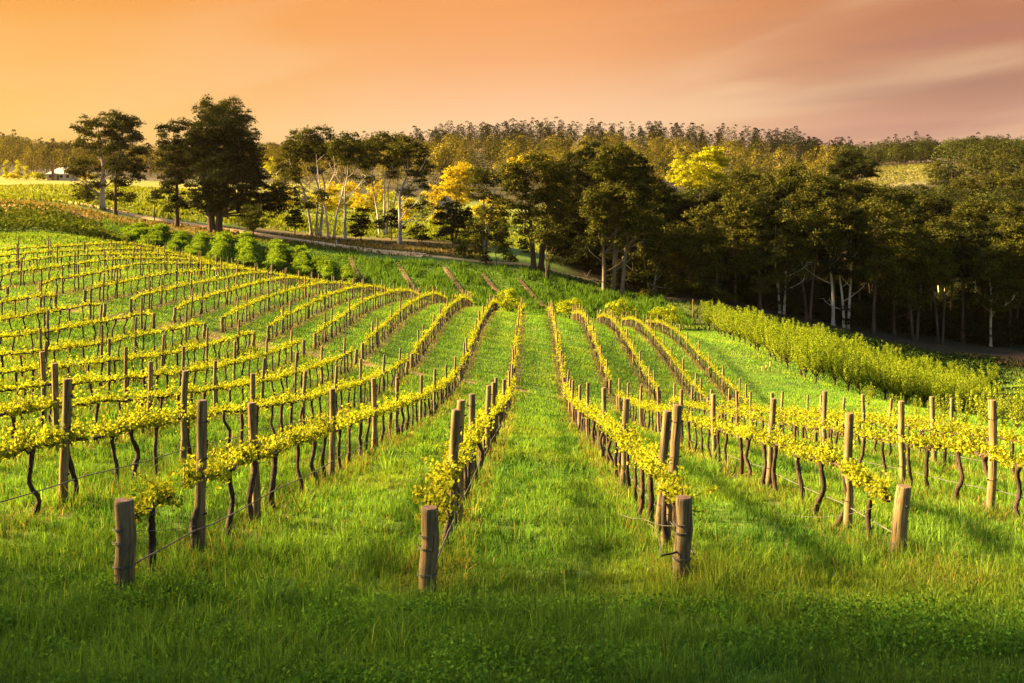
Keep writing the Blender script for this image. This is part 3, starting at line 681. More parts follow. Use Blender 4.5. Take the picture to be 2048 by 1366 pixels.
patch(9000, -700, 400, 100, 128, 0.3, 0.16, (0.07, 0.13, 0.012), (0.14, 0.17, 0.02))
patch(14000, 200, 720, 124, 166, 0.35, 0.15, (0.06, 0.13, 0.012), (0.12, 0.19, 0.016))
patch(16000, 560, 1330, 128, 158, 0.35, 0.16, (0.05, 0.12, 0.012), (0.09, 0.17, 0.016))
patch(6000, 1330, 2300, 126, 148, 0.4, 0.2, (0.045, 0.08, 0.012), (0.08, 0.10, 0.02))
tag(mb.build('pasture_grass', M['grass']), "rough lit pasture and verge grass beyond the vines", 'grass', kind='stuff')

# block beyond the crest: its rows run on a heading of their own
K3 = -0.24
def x3(p, Y): return XP(p, 145.0)+K3*(Y-145.0)
STRIPS = (715, 815, 910, 985, 1055)
for q, p in enumerate(STRIPS): strip('dirt_path', [(x3(p, y), y) for y in np.linspace(130, 158-q*2.0, 8)], 0.95, 0.14, M['dirt'], 40)
mb = MB()
for p in range(690, 1330, 24):
    if min(abs(p-s) for s in STRIPS) < 19: continue
    n = 620; Y = grng.uniform(130, 157-max(0, (p-1000)*0.035), n); X = x3(p+6*vnoise(np.full(n, p), Y*0.3), Y)+0.35*grng.standard_normal(n); k = vnoise(X*0.3, Y*0.35+p) > 0.33
    X, Y = X[k], Y[k]
    blades(mb, X, Y, grng.uniform(0.5, 1.25, len(X)), grng.uniform(0.08, 0.15, len(X)), tint(grng, len(X), (0.05, 0.12, 0.014), (0.10, 0.18, 0.02), 0.2), 0.35)
tag(mb.build('berry_canes', M['grass']), "thin green berry canes in rows below the gravel road", 'canes', kind='stuff')
mb = MB()                                            # long low crop at far left, and the shaded one at far right
def crop(n, p0, p1, rows, h, c1, c2):
    for y in rows:
        X = XP(grng.uniform(p0, p1, n), y)+0.2*grng.standard_normal(n); Y = y+0.5*grng.standard_normal(n); z = H(X, Y)+h*grng.random(n)**0.6*(0.7+0.5*vnoise(X*0.5, Y*2))
        leaves(mb, grng, np.stack([X, Y, z], 1), grng.uniform(0.25, 0.5, n), tint(grng, n, c1, c2, 0.22), 0.6, 0.3)
crop(3800, -600, 205, np.arange(129, 149, 2.6), 1.7, (0.07, 0.11, 0.012), (0.16, 0.18, 0.02))
crop(500, 195, 245, np.arange(129, 140, 2.6), 1.6, (0.07, 0.11, 0.012), (0.16, 0.18, 0.02))
tag(mb.build('berry_bushes', M['tree']), "long low berry bushes in front of the red bank at far left", 'bushes', kind='stuff')
mb = MB(); crop(2200, 1640, 1990, np.arange(122, 141, 3.0), 1.5, (0.02, 0.042, 0.009), (0.038, 0.062, 0.012))  # leaf colours darkened to carry the shade here
tag(mb.build('berry_bushes', M['tree']), "shaded low bushes between the orchard and the dark forest", 'bushes', kind='stuff')

# ---------------------------------------------------------------- trees
trng = np.random.default_rng(99)
KIND = {   # leaf colours dark to light, subclump radius, leaves per subclump, leaf size, flatness
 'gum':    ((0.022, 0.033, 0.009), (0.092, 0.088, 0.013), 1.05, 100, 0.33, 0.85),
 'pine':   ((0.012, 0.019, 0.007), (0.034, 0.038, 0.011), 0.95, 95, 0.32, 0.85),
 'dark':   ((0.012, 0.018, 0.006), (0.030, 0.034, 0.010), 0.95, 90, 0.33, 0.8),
 'olive':  ((0.05, 0.065, 0.012), (0.11, 0.115, 0.02), 0.8, 52, 0.32, 0.8),
 'yellow': ((0.34, 0.30, 0.012), (0.62, 0.50, 0.02), 0.8, 52, 0.36, 0.9),  # yellow and lime: sunlit brilliance put into the leaf colours
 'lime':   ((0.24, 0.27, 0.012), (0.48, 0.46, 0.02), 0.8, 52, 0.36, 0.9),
 'fruit':  ((0.2, 0.28, 0.015), (0.44, 0.46, 0.025), 0.42, 46, 0.17, 0.9),
 'bush':   ((0.09, 0.19, 0.014), (0.22, 0.30, 0.02), 0.5, 48, 0.22, 0.85),
}
def crown_blob(mb, rng, c, rx_, ry_, rz_, kind, dens=1.0):
    c1, c2, cr, per, ls, flat = KIND[kind]
    m = max(3, int(dens*2.6*(rx_*rz_+0.5*rx_*ry_)/(cr*cr)))
    d = unit(rng.standard_normal((m, 3))); d[:, 2] = d[:, 2]*0.95+0.08; u = rng.random((m, 1))**0.42
    cc = np.asarray(c)+d*u*np.array([rx_, ry_, rz_]); r = cr*rng.uniform(0.7, 1.35, m)
    e = unit(rng.standard_normal((m, per, 3))); e[..., 2] = np.where(e[..., 2] < -0.25, -0.35*e[..., 2], e[..., 2])
    C = cc[:, None]+e*(r[:, None, None]*rng.uniform(0.55, 1.12, (m, per, 1)))*np.array([1, 1, flat])
    col = tint(rng, m*per, c1, c2, 0.2)*np.repeat(np.exp(0.16*rng.standard_normal((m, 1))), per, 0)
    leaves(mb, rng, C.reshape(-1, 3), ls*rng.uniform(0.6, 1.3, m*per), col, 0.65, nrm=e.reshape(-1, 3)+np.array([0, 0, 0.35]))
    return cc
def build_tree(label, cat, group, X, Y, trunks, blobs, kind, bark, r0, name='tree', dead=(), dens=1.0, seed=None, sink=0.2):
    """trunks: list of (dx, lean_x, lean_y) starts at the base; blobs: world (x, y, z, rx, ry, rz)"""
    rng = np.random.default_rng(seed if seed is not None else trng.integers(1 << 30))
    z0 = float(H(X, Y)); o = (X, Y, z0)
    root = empty(name, o, label, cat, group)
    cm, tm = MB(), MB(); B = np.array([b[:3] for b in blobs]); top = B[:, 2].max(); hh = max(top-z0, 1.0)
    ends = []
    for (dx, ex, ey) in trunks:
        cx, cy = B[:, 0].mean()*0.5+X*0.5+ex, B[:, 1].mean()*0.5+Y*0.5+ey
        pts = [(X+dx, Y, z0-sink), (X+dx*1.1+0.15*ex, Y+0.1*ey, z0+0.25*hh), (X+dx+0.5*ex+0.012*hh*rng.normal(), Y+0.5*ey, z0+0.52*hh), (cx+0.015*hh*rng.normal(), cy, z0+0.74*hh), (cx+0.03*hh*rng.normal(), cy, z0+0.95*hh)]
        P = curve(pts, 18); t = np.linspace(0, 1, 18); rr = r0*(1-0.93*t**0.85)*(1+0.35*np.exp(-(t/0.05)**2))
        V, T, Q = tube(P, rr, 8, True, 0.06, rng); tm.add(V, T, Q); ends.append((P, rr))
    for b in blobs:
        cc = crown_blob(cm, rng, b[:3], b[3], b[4], b[5], kind, dens)
        P, rr = ends[rng.integers(len(ends))]
        dz = b[2]-z0; want = z0+dz-0.45*math.hypot(b[0]-X, b[1]-Y)-0.12*hh; i = int(np.clip(np.searchsorted(P[:, 2], want), 3, 15))
        s, e = P[i], np.array(b[:3]); mid = 0.5*(s+e)+np.array([0, 0, -0.06*np.linalg.norm(e-s)])+0.06*np.linalg.norm(e-s)*rng.standard_normal(3)
        L = curve([s, mid, e, e+0.3*(e-s)*[0.3, 0.3, 0.6]], 9); br = max(0.35*rr[i], 0.05)
        V, T, Q = tube(L, br*np.linspace(1, 0.3, 9), 5, False, 0.05, rng); tm.add(V, T, Q)
        for c in cc[::3]:
            k = L[rng.integers(4, 8)]; V, T, Q = tube(curve([k, 0.5*(k+c)+0.15*rng.standard_normal(3), c], 5), br*0.32*np.linspace(1, 0.4, 5), 3, False); tm.add(V, T, Q)
    for (fz, ax, ay, L, up) in dead:                 # bare dead limbs
        P, rr = ends[0]; i = int(fz*17); s = P[i]; e = s+np.array([ax*L, ay*L, up*L])
        c = curve([s, s+0.45*(e-s)+[0, 0, -0.06*L], e, e+[0.1*L*ax, 0, 0.2*L]], 10)
        V, T, Q = tube(c, 0.09*np.linspace(1, 0.25, 10), 4, False, 0.1, rng); tm.add(V, T, Q)
        for q in (4, 6, 8):
            V, T, Q = tube([c[q], c[q]+L*0.2*rng.standard_normal(3)+[0, 0, 0.12*L]], [0.045, 0.015], 3, False); tm.add(V, T, Q)
    tm.build('trunk', M[bark], root, o, True); cm.build('crown', M['lit' if kind in ('yellow', 'lime', 'fruit', 'bush') else 'tree'], root, o)
    return root
def ptree(label, bx, Z, blobs, kind, bark='gum_brown', r0=0.4, trunks=((0, 0, 0),), cat='tree', group=None, name='tree', dead=(), dens=1.0, deep=0.9):
    """a tree surveyed in the photo: base x, distance, crown lobes as (x, y, half width, half height)"""
    s = Z/F; W = []
    if kind == 'gum' and group is None and Z < 195:  # looser sprays under the main crown
        blobs = list(blobs)+[(x+trng.uniform(-14, 14), y+trng.uniform(16, 44), a*0.6, b*0.6) for x, y, a, b in blobs if trng.random() < 0.7]
    for (x, y, a, b) in blobs:
        a = a*(1.15 if kind == 'gum' else 1.0)
        dy = trng.uniform(-0.6, 0.6)*a*s if len(blobs) > 1 else 0.0; Y = Z+dy
        W.append((XP(x, Y), Y, -(y-HY)*Y/F, a*s*0.95, a*s*deep*0.95, b*s*(1.35 if kind in ('gum', 'pine', 'dark') else 1.0)))
    return build_tree(label, cat, group, XP(bx, Z), Z, trunks, W, kind, bark, r0, name, dead, dens)
ptree("tall open gum with sunlit pale trunk beside the road at far left", 205, 183, [(212,246,46,16),(178,262,30,14),(246,262,34,18),(168,292,30,14),(158,338,26,18),(178,372,30,18),(212,300,30,14),(232,330,24,14),(165,395,18,10),(140,345,14,10)], 'gum', 'gum_pale', 0.62, ((0,0,0),), name='gum_tree', dens=0.75)
ptree("slim layered pine standing just right of the sunlit roadside gum", 231, 178, [(252,250,32,16),(268,278,22,14),(240,290,26,12),(272,304,18,12),(248,330,36,14),(272,348,24,14),(240,366,26,10),(228,392,22,9),(255,400,16,8)], 'pine', 'gum_brown', 0.36, ((0,0,0),), name='pine_tree')
ptree("thin leafless-looking sapling between the two pines by the road", 309, 178, [(312,385,12,9),(306,402,10,7)], 'olive', 'gum_brown', 0.11, ((0,0,0),), name='sapling', cat='sapling', dens=0.5)
ptree("medium dark pine with bare grey trunk, left of the huge pine", 354, 172, [(350,258,30,14),(336,282,24,16),(368,288,26,18),(352,312,36,16),(340,338,34,16),(372,340,26,16),(352,364,36,14),(340,392,30,13),(362,410,24,10),(336,420,16,8)], 'pine', 'gum_brown', 0.42, ((0,0,0),), name='pine_tree')
ptree("brownish gum whose rounded top rises behind the huge pine", 452, 190, [(440,218,42,17),(466,238,36,20),(416,240,26,16),(488,262,26,20),(400,262,16,12)], 'gum', 'gum_brown', 0.5, ((0,0,0),), name='gum_tree')
ptree("huge dark spreading pine with forked trunk, tallest on the left", 430, 168, [(428,262,48,22),(468,284,46,26),(402,292,34,24),(492,318,40,26),(440,318,50,26),(398,336,30,22),(508,356,36,24),(460,360,50,24),(416,372,36,22),(520,396,36,22),(476,402,42,20),(430,410,36,18),(545,418,26,18),(396,402,20,14),(500,430,24,14),(560,392,20,16)], 'pine', 'gum_brown', 0.72, ((-0.5,-2.2,0),(0.5,2.4,0.5)), name='pine_tree', dens=1.6, dead=((0.2,-0.8,-0.3,5,0.5),))
ptree("leafy olive green shrubby tree by the road under the huge pine", 506, 164, [(504,428,26,18),(512,452,26,16),(494,450,20,14)], 'olive', 'gum_brown', 0.2, ((0,0,0),), name='shrub', cat='shrub')
ptree("dark upright bush right of the huge pine, below pale gum trunks", 590, 178, [(590,415,13,14),(586,438,18,16),(594,450,14,10)], 'dark', 'gum_brown', 0.12, ((0,0,0),), name='bush', cat='bush')
ptree("broad gum with dark crown and three spreading pale stems", 630, 180, [(604,284,36,18),(640,282,28,18),(580,306,24,16),(616,312,32,14),(572,334,24,16),(590,356,18,12),(650,308,18,12)], 'gum', 'gum_pale', 0.3, ((-0.6,-3.5,0),(0.3,0,1),(0.9,2.2,-0.5)), name='gum_tree', dead=((0.42,-0.9,-0.2,5,0.6),(0.5,0.7,-0.3,4,0.7)))
ptree("gum with two white stems forming a narrow V", 662, 176, [(660,300,28,14),(688,318,22,12),(640,392,18,14),(622,410,16,12)], 'gum', 'gum_pale', 0.26, ((-0.4,-2.4,0),(0.5,2.6,0)), name='gum_tree', dens=0.8, dead=((0.5,0.6,-0.3,4,0.9),))
ptree("slender straight white gum with small flat-topped dark crown", 690, 174, [(694,288,30,14),(716,300,24,14),(676,300,18,12),(720,322,16,10)], 'gum', 'gum_pale', 0.28, ((0,0,0),), name='gum_tree', dead=((0.45,0.75,-0.2,5,0.8),(0.55,-0.6,-0.2,4,0.9)))
ptree("many-stemmed pale gum under a wide dark crown", 768, 188, [(738,298,34,18),(772,290,34,18),(800,302,24,18),(750,324,26,12),(786,326,24,12)], 'gum', 'gum_pale', 0.24, ((-0.8,-2.5,0),(0,0,0.6),(0.5,1.2,-0.6),(1.0,2.8,0)), name='gum_tree', dead=((0.5,-0.7,-0.2,5,0.9),(0.45,0.6,-0.3,4,0.9),(0.55,0.8,0,4,0.8)))
ptree("white-trunked gum with bare dead limbs beside the gravel road", 800, 174, [(806,296,30,16),(830,312,24,18),(846,336,18,16),(830,352,24,12),(812,388,18,9),(842,374,16,10)], 'gum', 'gum_pale', 0.42, ((0,0,0),), name='gum_tree', dead=((0.14,0.9,-0.3,5.5,0.5),(0.24,0.95,-0.3,3.5,0.1),(0.32,0.85,-0.4,7,0.75),(0.5,0.7,-0.3,6,0.9),(0.55,0.8,-0.2,5,0.7)))
for lab, b, Z, bl, kd in (("round dark bush left of the white-trunked gum", 722, 177, [(722,448,24,16),(716,462,20,12),(730,430,14,10)], 'dark'),
    ("upright dark bush touching the white trunk's left side", 783, 179, [(784,438,14,18),(790,460,14,12),(760,452,12,14)], 'dark'),
    ("low dark bush right of the white-trunked gum", 838, 172, [(838,466,17,12),(848,478,12,8)], 'dark'),
    ("weeping dark green cypress bush at the road's bend", 928, 161, [(930,486,20,16),(922,502,18,14),(938,506,14,12),(932,470,12,10)], 'olive'),
    ("small dark fir in the grassy gap behind the road", 1050, 178, [(1050,502,10,10),(1050,490,6,8),(1050,512,13,7)], 'dark')):
    ptree(lab, b, Z, bl, kd, 'gum_brown', 0.12, ((0,0,0),), name='bush', cat='bush')
ptree("broad low dark tree in front of the little shed roof", 905, 180, [(898,424,32,18),(926,434,28,18),(880,440,18,14),(910,456,34,16),(890,470,20,12),(940,458,16,12)], 'dark', 'gum_brown', 0.25, ((0,0,0),(0.4,1.5,0)), name='tree')
ptree("flat brown-topped gum with glowing trunk left of the big gum", 966, 182, [(968,352,34,10),(948,360,22,9),(992,364,20,9),(960,392,22,10),(985,405,18,9)], 'gum', 'gum_pale', 0.38, ((0,0,0),(0.6,2.0,0)), name='gum_tree', dens=0.7, dead=((0.3,-0.8,0,5,0.6),))
ptree("slim gum with drooping crown on the near side of the road", 972, 158, [(988,430,26,15),(964,450,22,14),(1002,458,20,14),(980,474,22,12),(955,478,12,10)], 'gum', 'gum_brown', 0.2, ((0,0,0),), name='gum_tree')
ptree("pair of thin saplings right of the slim drooping gum", 1000, 157, [(1004,470,14,12),(998,490,14,11),(1012,494,12,9)], 'gum', 'gum_brown', 0.09, ((-0.5,-0.2,0),(0.4,0.3,0)), name='sapling', cat='sapling')
ptree("big spreading gum with lit rounded top and twin grey trunks", 1074, 157, [(1060,330,36,16),(1092,334,34,16),(1030,348,30,16),(1122,350,26,16),(1046,372,30,14),(1104,374,34,16),(1018,376,22,14),(1076,394,30,14),(1030,408,24,14),(1120,402,24,16),(1060,428,22,12),(1100,432,22,12),(1034,440,18,10)], 'gum', 'gum_brown', 0.5, ((-0.5,-1.5,0),(0.6,2,0.3)), name='gum_tree', dead=((0.3,-0.8,-0.3,4,0.4),))
ptree("young gum with forked grey trunk in front of the big gum", 1093, 152, [(1086,446,18,12),(1104,462,20,12),(1080,474,18,11),(1112,484,14,9)], 'gum', 'gum_brown', 0.16, ((0,0,0),(0.2,1.2,0)), name='gum_tree')
ptree("dark pine rising between the two big gums", 1172, 178, [(1182,302,24,14),(1168,324,26,16),(1196,330,22,16),(1152,350,24,16),(1178,366,28,16),(1150,392,26,16),(1170,420,28,16),(1150,448,26,16),(1172,474,28,16),(1150,500,24,14)], 'pine', 'gum_brown', 0.35, ((0,0,0),), name='pine_tree')
ptree("tallest gum of the wood edge, two pale trunks and dead limbs", 1214, 149, [(1228,312,36,16),(1256,326,30,18),(1200,340,26,14),(1276,352,30,20),(1226,362,34,14),(1294,380,26,20),(1250,386,34,16),(1192,396,22,12),(1280,412,30,16),(1218,424,26,12),(1256,440,26,12),(1192,458,20,9),(1172,486,22,11),(1300,440,18,14),(1204,412,26,14),(1230,445,26,14),(1280,450,26,16),(1190,430,24,14)], 'gum', 'gum_mid', 0.36, ((-0.4,-0.2,0),(0.9,1.2,0.5),(2.2,1.8,1.5)), name='gum_tree', dead=((0.30,0.9,-0.3,6,0.3),(0.36,0.95,-0.2,5,0.15),(0.16,-0.9,-0.3,3,0.25),(0.22,0.8,-0.4,3,0.5),(0.1,-0.9,-0.2,2.5,0.1)), dens=1.3)
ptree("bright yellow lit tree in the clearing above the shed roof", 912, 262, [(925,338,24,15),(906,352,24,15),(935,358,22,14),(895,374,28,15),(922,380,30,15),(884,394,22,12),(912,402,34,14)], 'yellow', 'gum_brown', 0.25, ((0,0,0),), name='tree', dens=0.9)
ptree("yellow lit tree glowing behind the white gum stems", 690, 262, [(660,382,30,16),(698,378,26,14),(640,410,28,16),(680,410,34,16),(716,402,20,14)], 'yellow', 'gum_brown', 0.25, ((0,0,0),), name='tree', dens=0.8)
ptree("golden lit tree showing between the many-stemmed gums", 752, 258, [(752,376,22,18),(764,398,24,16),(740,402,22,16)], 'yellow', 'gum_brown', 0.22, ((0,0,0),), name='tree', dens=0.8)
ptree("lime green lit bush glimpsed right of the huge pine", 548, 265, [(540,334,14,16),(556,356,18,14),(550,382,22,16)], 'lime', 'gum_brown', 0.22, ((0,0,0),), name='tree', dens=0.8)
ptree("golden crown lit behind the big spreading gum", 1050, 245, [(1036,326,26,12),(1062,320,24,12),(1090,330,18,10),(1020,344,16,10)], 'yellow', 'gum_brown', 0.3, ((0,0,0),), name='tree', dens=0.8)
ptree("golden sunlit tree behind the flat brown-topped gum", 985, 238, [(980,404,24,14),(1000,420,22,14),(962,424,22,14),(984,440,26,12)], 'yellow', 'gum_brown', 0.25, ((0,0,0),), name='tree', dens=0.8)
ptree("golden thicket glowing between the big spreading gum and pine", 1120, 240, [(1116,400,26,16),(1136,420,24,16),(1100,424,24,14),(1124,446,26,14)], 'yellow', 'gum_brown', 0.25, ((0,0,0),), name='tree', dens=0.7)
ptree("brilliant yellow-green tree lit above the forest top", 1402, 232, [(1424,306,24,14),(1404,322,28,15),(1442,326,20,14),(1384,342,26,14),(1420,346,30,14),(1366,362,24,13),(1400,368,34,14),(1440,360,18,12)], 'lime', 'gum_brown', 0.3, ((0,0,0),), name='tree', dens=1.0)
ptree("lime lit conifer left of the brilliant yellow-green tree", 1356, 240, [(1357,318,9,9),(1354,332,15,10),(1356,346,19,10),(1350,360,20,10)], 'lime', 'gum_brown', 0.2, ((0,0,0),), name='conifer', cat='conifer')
ptree("wide dark umbrella-shaped pine standing above the forest canopy", 1708, 235, [(1700,322,38,13),(1728,334,26,12),(1676,336,26,12),(1740,350,18,11),(1706,346,34,12),(1666,348,12,9)], 'dark', 'gum_brown', 0.4, ((0,0,0),), name='pine_tree', dens=1.2)

for q, (x, Z, ty, w) in enumerate(((1112,172,330,30),(1140,182,318,30),(1232,176,330,34),(1270,172,345,34),(1310,170,372,34),(1340,176,385,30),(1205,186,322,30),(1165,192,330,28))):
    ptree("dark gum filling the gap behind the wood's tallest gum", x, Z, [(x+trng.uniform(-0.7, 0.7)*w, ty+12+f*150, w*0.75, 16) for f in np.linspace(0, 1, 9)], 'dark' if q % 2 else 'gum', 'gum_brown', 0.25, group="gums behind the wood's tallest gum", name='gum_tree')
GT = ((570,232,380,24),(600,240,372,26),(628,246,386,26),(662,240,392,22),(722,244,388,24),(782,240,384,24),(812,236,392,22),(845,244,386,24),(865,250,372,26),(880,232,410,18))
for q, (x, Z, ty, w) in enumerate(GT):
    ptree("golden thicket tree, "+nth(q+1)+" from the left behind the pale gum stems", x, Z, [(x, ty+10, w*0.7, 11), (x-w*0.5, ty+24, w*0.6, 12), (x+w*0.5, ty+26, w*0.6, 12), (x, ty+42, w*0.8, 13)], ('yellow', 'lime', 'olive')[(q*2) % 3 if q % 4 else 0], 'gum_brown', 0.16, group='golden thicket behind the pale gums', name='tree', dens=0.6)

# dark forest on the right: individual gums, tops following the skyline of the wood
def prof(x, pts): return float(np.interp(x, [p[0] for p in pts], [p[1] for p in pts]))
TOPP = [(1240,345),(1320,392),(1345,388),(1400,376),(1450,344),(1500,334),(1580,338),(1650,348),(1700,366),(1760,378),(1820,386),(1900,392),(1960,412),(2050,404),(2300,400)]
EDGE = [(1240,151),(1355,156),(1435,152),(1540,149),(1650,151),(1780,153),(1930,160),(2050,165),(2300,168)]
front = []
for layer in range(4):
    x = 1262+layer*13
    while x < 2190:
        Z = prof(x, EDGE)+(0.5, 9, 20, 34)[layer]+trng.uniform(-1.5, 3.0); bx = x+trng.uniform(-9, 9)
        tpy = prof(x, TOPP)+(3-layer)*trng.uniform(17, 30)+trng.uniform(-6, 16)
        front.append((layer, bx, Z, tpy)); x += trng.uniform(34, 54)
front.sort(key=lambda f: (f[0], f[1]))
cnt = [0, 0, 0, 0]
for layer, bx, Z, tpy in front:
    s = Z/F; bl = []; cx = bx+trng.uniform(-10, 10); wdt = trng.uniform(22, 36); hgt = trng.uniform(95, 175)
    for q in range(trng.integers(8, 12)):
        f = q/10.0; bl.append((cx+trng.uniform(-1, 1)*wdt*(0.45+0.5*min(f*2, 1)), tpy+13+f*hgt, trng.uniform(17, 28), trng.uniform(10, 16)))
    bl[0] = (cx, tpy+13, 26, 13)
    cnt[layer] += 1; X = XP(bx, Z); vis = bx < 2060
    if layer == 0: lab = "dark-crowned gum, "+nth(cnt[0])+" trunk from the left along the forest's front edge"
    else: lab = ("dense dark gum just behind the forest's front trunks", "dark gum in the middle depth of the forest", "gum whose lit olive top forms the forest skyline")[layer-1]
    st = ((0, 0, 0),) if trng.random() < 0.6 else ((-0.3, -1.6, 0), (0.3, 1.4, 0.4))
    dd = [(trng.uniform(0.2, 0.5), trng.choice([-0.9, 0.9]), -0.3, trng.uniform(3, 5.5), trng.uniform(0.2, 0.8)) for _ in range(trng.integers(0, 3))] if layer == 0 else ()
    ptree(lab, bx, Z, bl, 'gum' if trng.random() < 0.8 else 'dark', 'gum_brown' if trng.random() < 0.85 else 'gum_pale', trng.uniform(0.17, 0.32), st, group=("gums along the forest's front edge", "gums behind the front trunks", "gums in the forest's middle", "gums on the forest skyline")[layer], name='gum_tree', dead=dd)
urng = np.random.default_rng(31); mb = MB()          # scrub between the trunks
for i in range(420):
    x = urng.uniform(1140, 2180); Z = prof(x, EDGE)+urng.uniform(4, 46) if x > 1235 else urng.uniform(164, 190); h = urng.uniform(1.6, 5.0)+0.07*max(Z-160, 0); X = XP(x, Z)
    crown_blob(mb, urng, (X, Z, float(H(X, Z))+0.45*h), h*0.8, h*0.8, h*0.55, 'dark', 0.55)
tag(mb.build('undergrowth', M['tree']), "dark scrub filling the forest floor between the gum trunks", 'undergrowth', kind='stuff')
# scattered trees on the rise behind the forest at far right
for i, (x, Z, ty, w, kd) in enumerate(((1840,300,372,30,'gum'),(1885,330,362,26,'dark'),(1790,290,384,24,'gum'),(1930,300,356,34,'gum'),(1985,320,340,36,'gum'),(2030,300,352,34,'gum'),(1905,380,330,24,'dark'),(1872,390,318,20,'gum'),(1950,390,310,28,'gum'),(2010,410,300,30,'gum'),(2075,330,330,36,'gum'))):
    ptree("pale olive gum on the far right rise, "+nth(i+1)+" of that group counted by closeness" if False else ("olive gum", "dark tree")[kd == 'dark']+" on the far right rise, near photo column "+str(x)[:2] if False else ("lit olive gum on the rise between forest and far vineyard", "dark rounded tree on the rise beside the far vineyard")[kd == 'dark'],
          x, Z, [(x, ty+14, w*0.8, 13), (x-w*0.6, ty+30, w*0.6, 13), (x+w*0.6, ty+28, w*0.6, 13), (x, ty+44, w*0.8, 14)], kd, 'gum_brown', 0.3, group='gums on the far right rise' if kd == 'gum' else 'dark trees by the far vineyard', name='gum_tree' if kd == 'gum' else 'tree', dens=0.7)

# fruit orchard on the right
def fruit_mesh(seed, wands, h, spread, leafn, ls, low, c1, c2):
    rng = np.random.default_rng(seed); tm, cm = MB(), MB()
    P = curve([(0, 0, -0.15), (0.03*rng.normal(), 0.03*rng.normal(), 0.2), (0.04*rng.normal(), 0.04*rng.normal(), low)], 6); V, T, Q = tube(P, [0.10, 0.085, 0.08, 0.08, 0.075, 0.08], 7, True, 0.1, rng); tm.add(V*(1 if low > 0.3 else (0.5, 0.5, 1)), T, Q)
    for i in range(wands):
        a = 2*np.pi*(i+rng.uniform(-0.3, 0.3))/wands; hh = h*rng.uniform(0.75, 1.08); s = spread*rng.uniform(0.25, 1.0)
        e = np.array([s*math.cos(a), s*math.sin(a), hh]); L = curve([P[-1], P[-1]+[0.55*e[0], 0.55*e[1], 0.28*hh], [0.9*e[0], 0.9*e[1], 0.65*hh], e], 9)
        V, T, Q = tube(L, np.linspace(0.045 if low > 0.3 else 0.014, 0.006, 9), 4, False, 0.05, rng); tm.add(V, T, Q)
        t = rng.random(leafn)**0.75; idx = t*8; k = np.clip(idx.astype(int), 0, 7); f = (idx-k)[:, None]
        C = L[k]*(1-f)+L[k+1]*f+rng.standard_normal((leafn, 3))*((0.125 if low > 0.3 else 0.05)*(1-0.35*t[:, None])); keep = t > (0.2 if low > 0.3 else 0.08)
        leaves(cm, rng, C[keep], ls*rng.uniform(0.6, 1.3, keep.sum()), tint(rng, int(keep.sum()), c1, c2, 0.2), 0.65, 0.3)
    a, b = tm.mesh('trunk', smooth=True), cm.mesh('crown'); a.materials.append(M['bark']); b.materials.append(M['leaf'])
    return a, b
FRUIT = [fruit_mesh(300+i, 14, 3.3, 1.45, 230, 0.13, 0.5, (0.12, 0.21, 0.015), (0.29, 0.35, 0.025)) for i in range(8)]
SAPL = [fruit_mesh(340+i, 9, 1.75, 0.75, 75, 0.085, 0.12, (0.22, 0.30, 0.02), (0.36, 0.42, 0.04)) for i in range(5)]
orng = np.random.default_rng(77)
def put_fruit(kit, X, Y, s, label, group, name, cat):
    t, c = kit[orng.integers(len(kit))]; root = empty(name, (X, Y, float(H(X, Y))), label, cat, group)
    root.rotation_euler = (0, 0, orng.uniform(0, 6.28)); root.scale = (s, s, s*orng.uniform(0.92, 1.08))
    link('trunk', t, root); link('crown', c, root)
for r in range(9):
    o = 22.6+4.3*r; Y = 80.5+r*1.9; i = 0
    while Y < 126:
        X = o+K*Y+0.2*orng.standard_normal(); i += 1
        if PX(X, Y) < 1985-3.0*max(0, 112-Y): put_fruit(FRUIT, X, Y, orng.uniform(0.9, 1.1), "leafy vase-shaped fruit tree, "+nth(i)+" from near end of the orchard's "+nth(r+1)+" row", 'fruit trees of the right-hand orchard', 'fruit_tree', 'fruit tree')
        Y += orng.uniform(2.3, 2.9)
i = 0
for (px, Y, s) in ((1738,66,0.8),(1790,59,0.75),(1835,57,0.7),(1862,56,0.65),(1885,54,0.9),(1905,54,0.8),(1930,51,1.15),(1962,52,0.85),(1980,50,1.25),(2008,50,0.9),(2036,47,1.2),(2062,47,1.2),(1985,61,1.0),(2030,60,1.0)):
    i += 1; put_fruit(SAPL, XP(px, Y), Y, s, "young bushy sapling with upright leafy wands, "+nth(i)+" from the orchard end of its line", 'young fruit saplings behind the right-hand vines', 'sapling', 'sapling')
for (px, Z, bl, lab) in ((1018,124.5,[(1014,598,20,14),(1032,602,16,13),(1004,606,14,12),(1018,582,13,10),(1020,618,24,14)],"bright yellow-green fruit tree on the crest left of the lane's top"),
    (1135,125.5,[(1122,612,17,11),(1144,606,15,12),(1156,616,12,11),(1134,622,24,10)],"bright low fruit tree on the crest right of the lane's top"),
    (1242,127,[(1224,618,17,11),(1244,610,16,13),(1260,622,15,11),(1240,630,24,10)],"bright fruit tree behind the third right row's crest"),
    (1332,127,[(1314,628,17,12),(1336,622,18,13),(1352,634,14,12),(1334,640,24,10)],"bright fruit tree behind the outermost right row's crest"),
    (934,124,[(926,596,12,9),(940,592,10,9)],"small bright fruit tree peeping over the crest further left")):
    ptree(lab, px, Z, bl, 'fruit', 'bark', 0.08, ((-0.2,-0.5,0),(0.2,0.5,0)), name='fruit_tree', cat='fruit tree', dens=0.8)

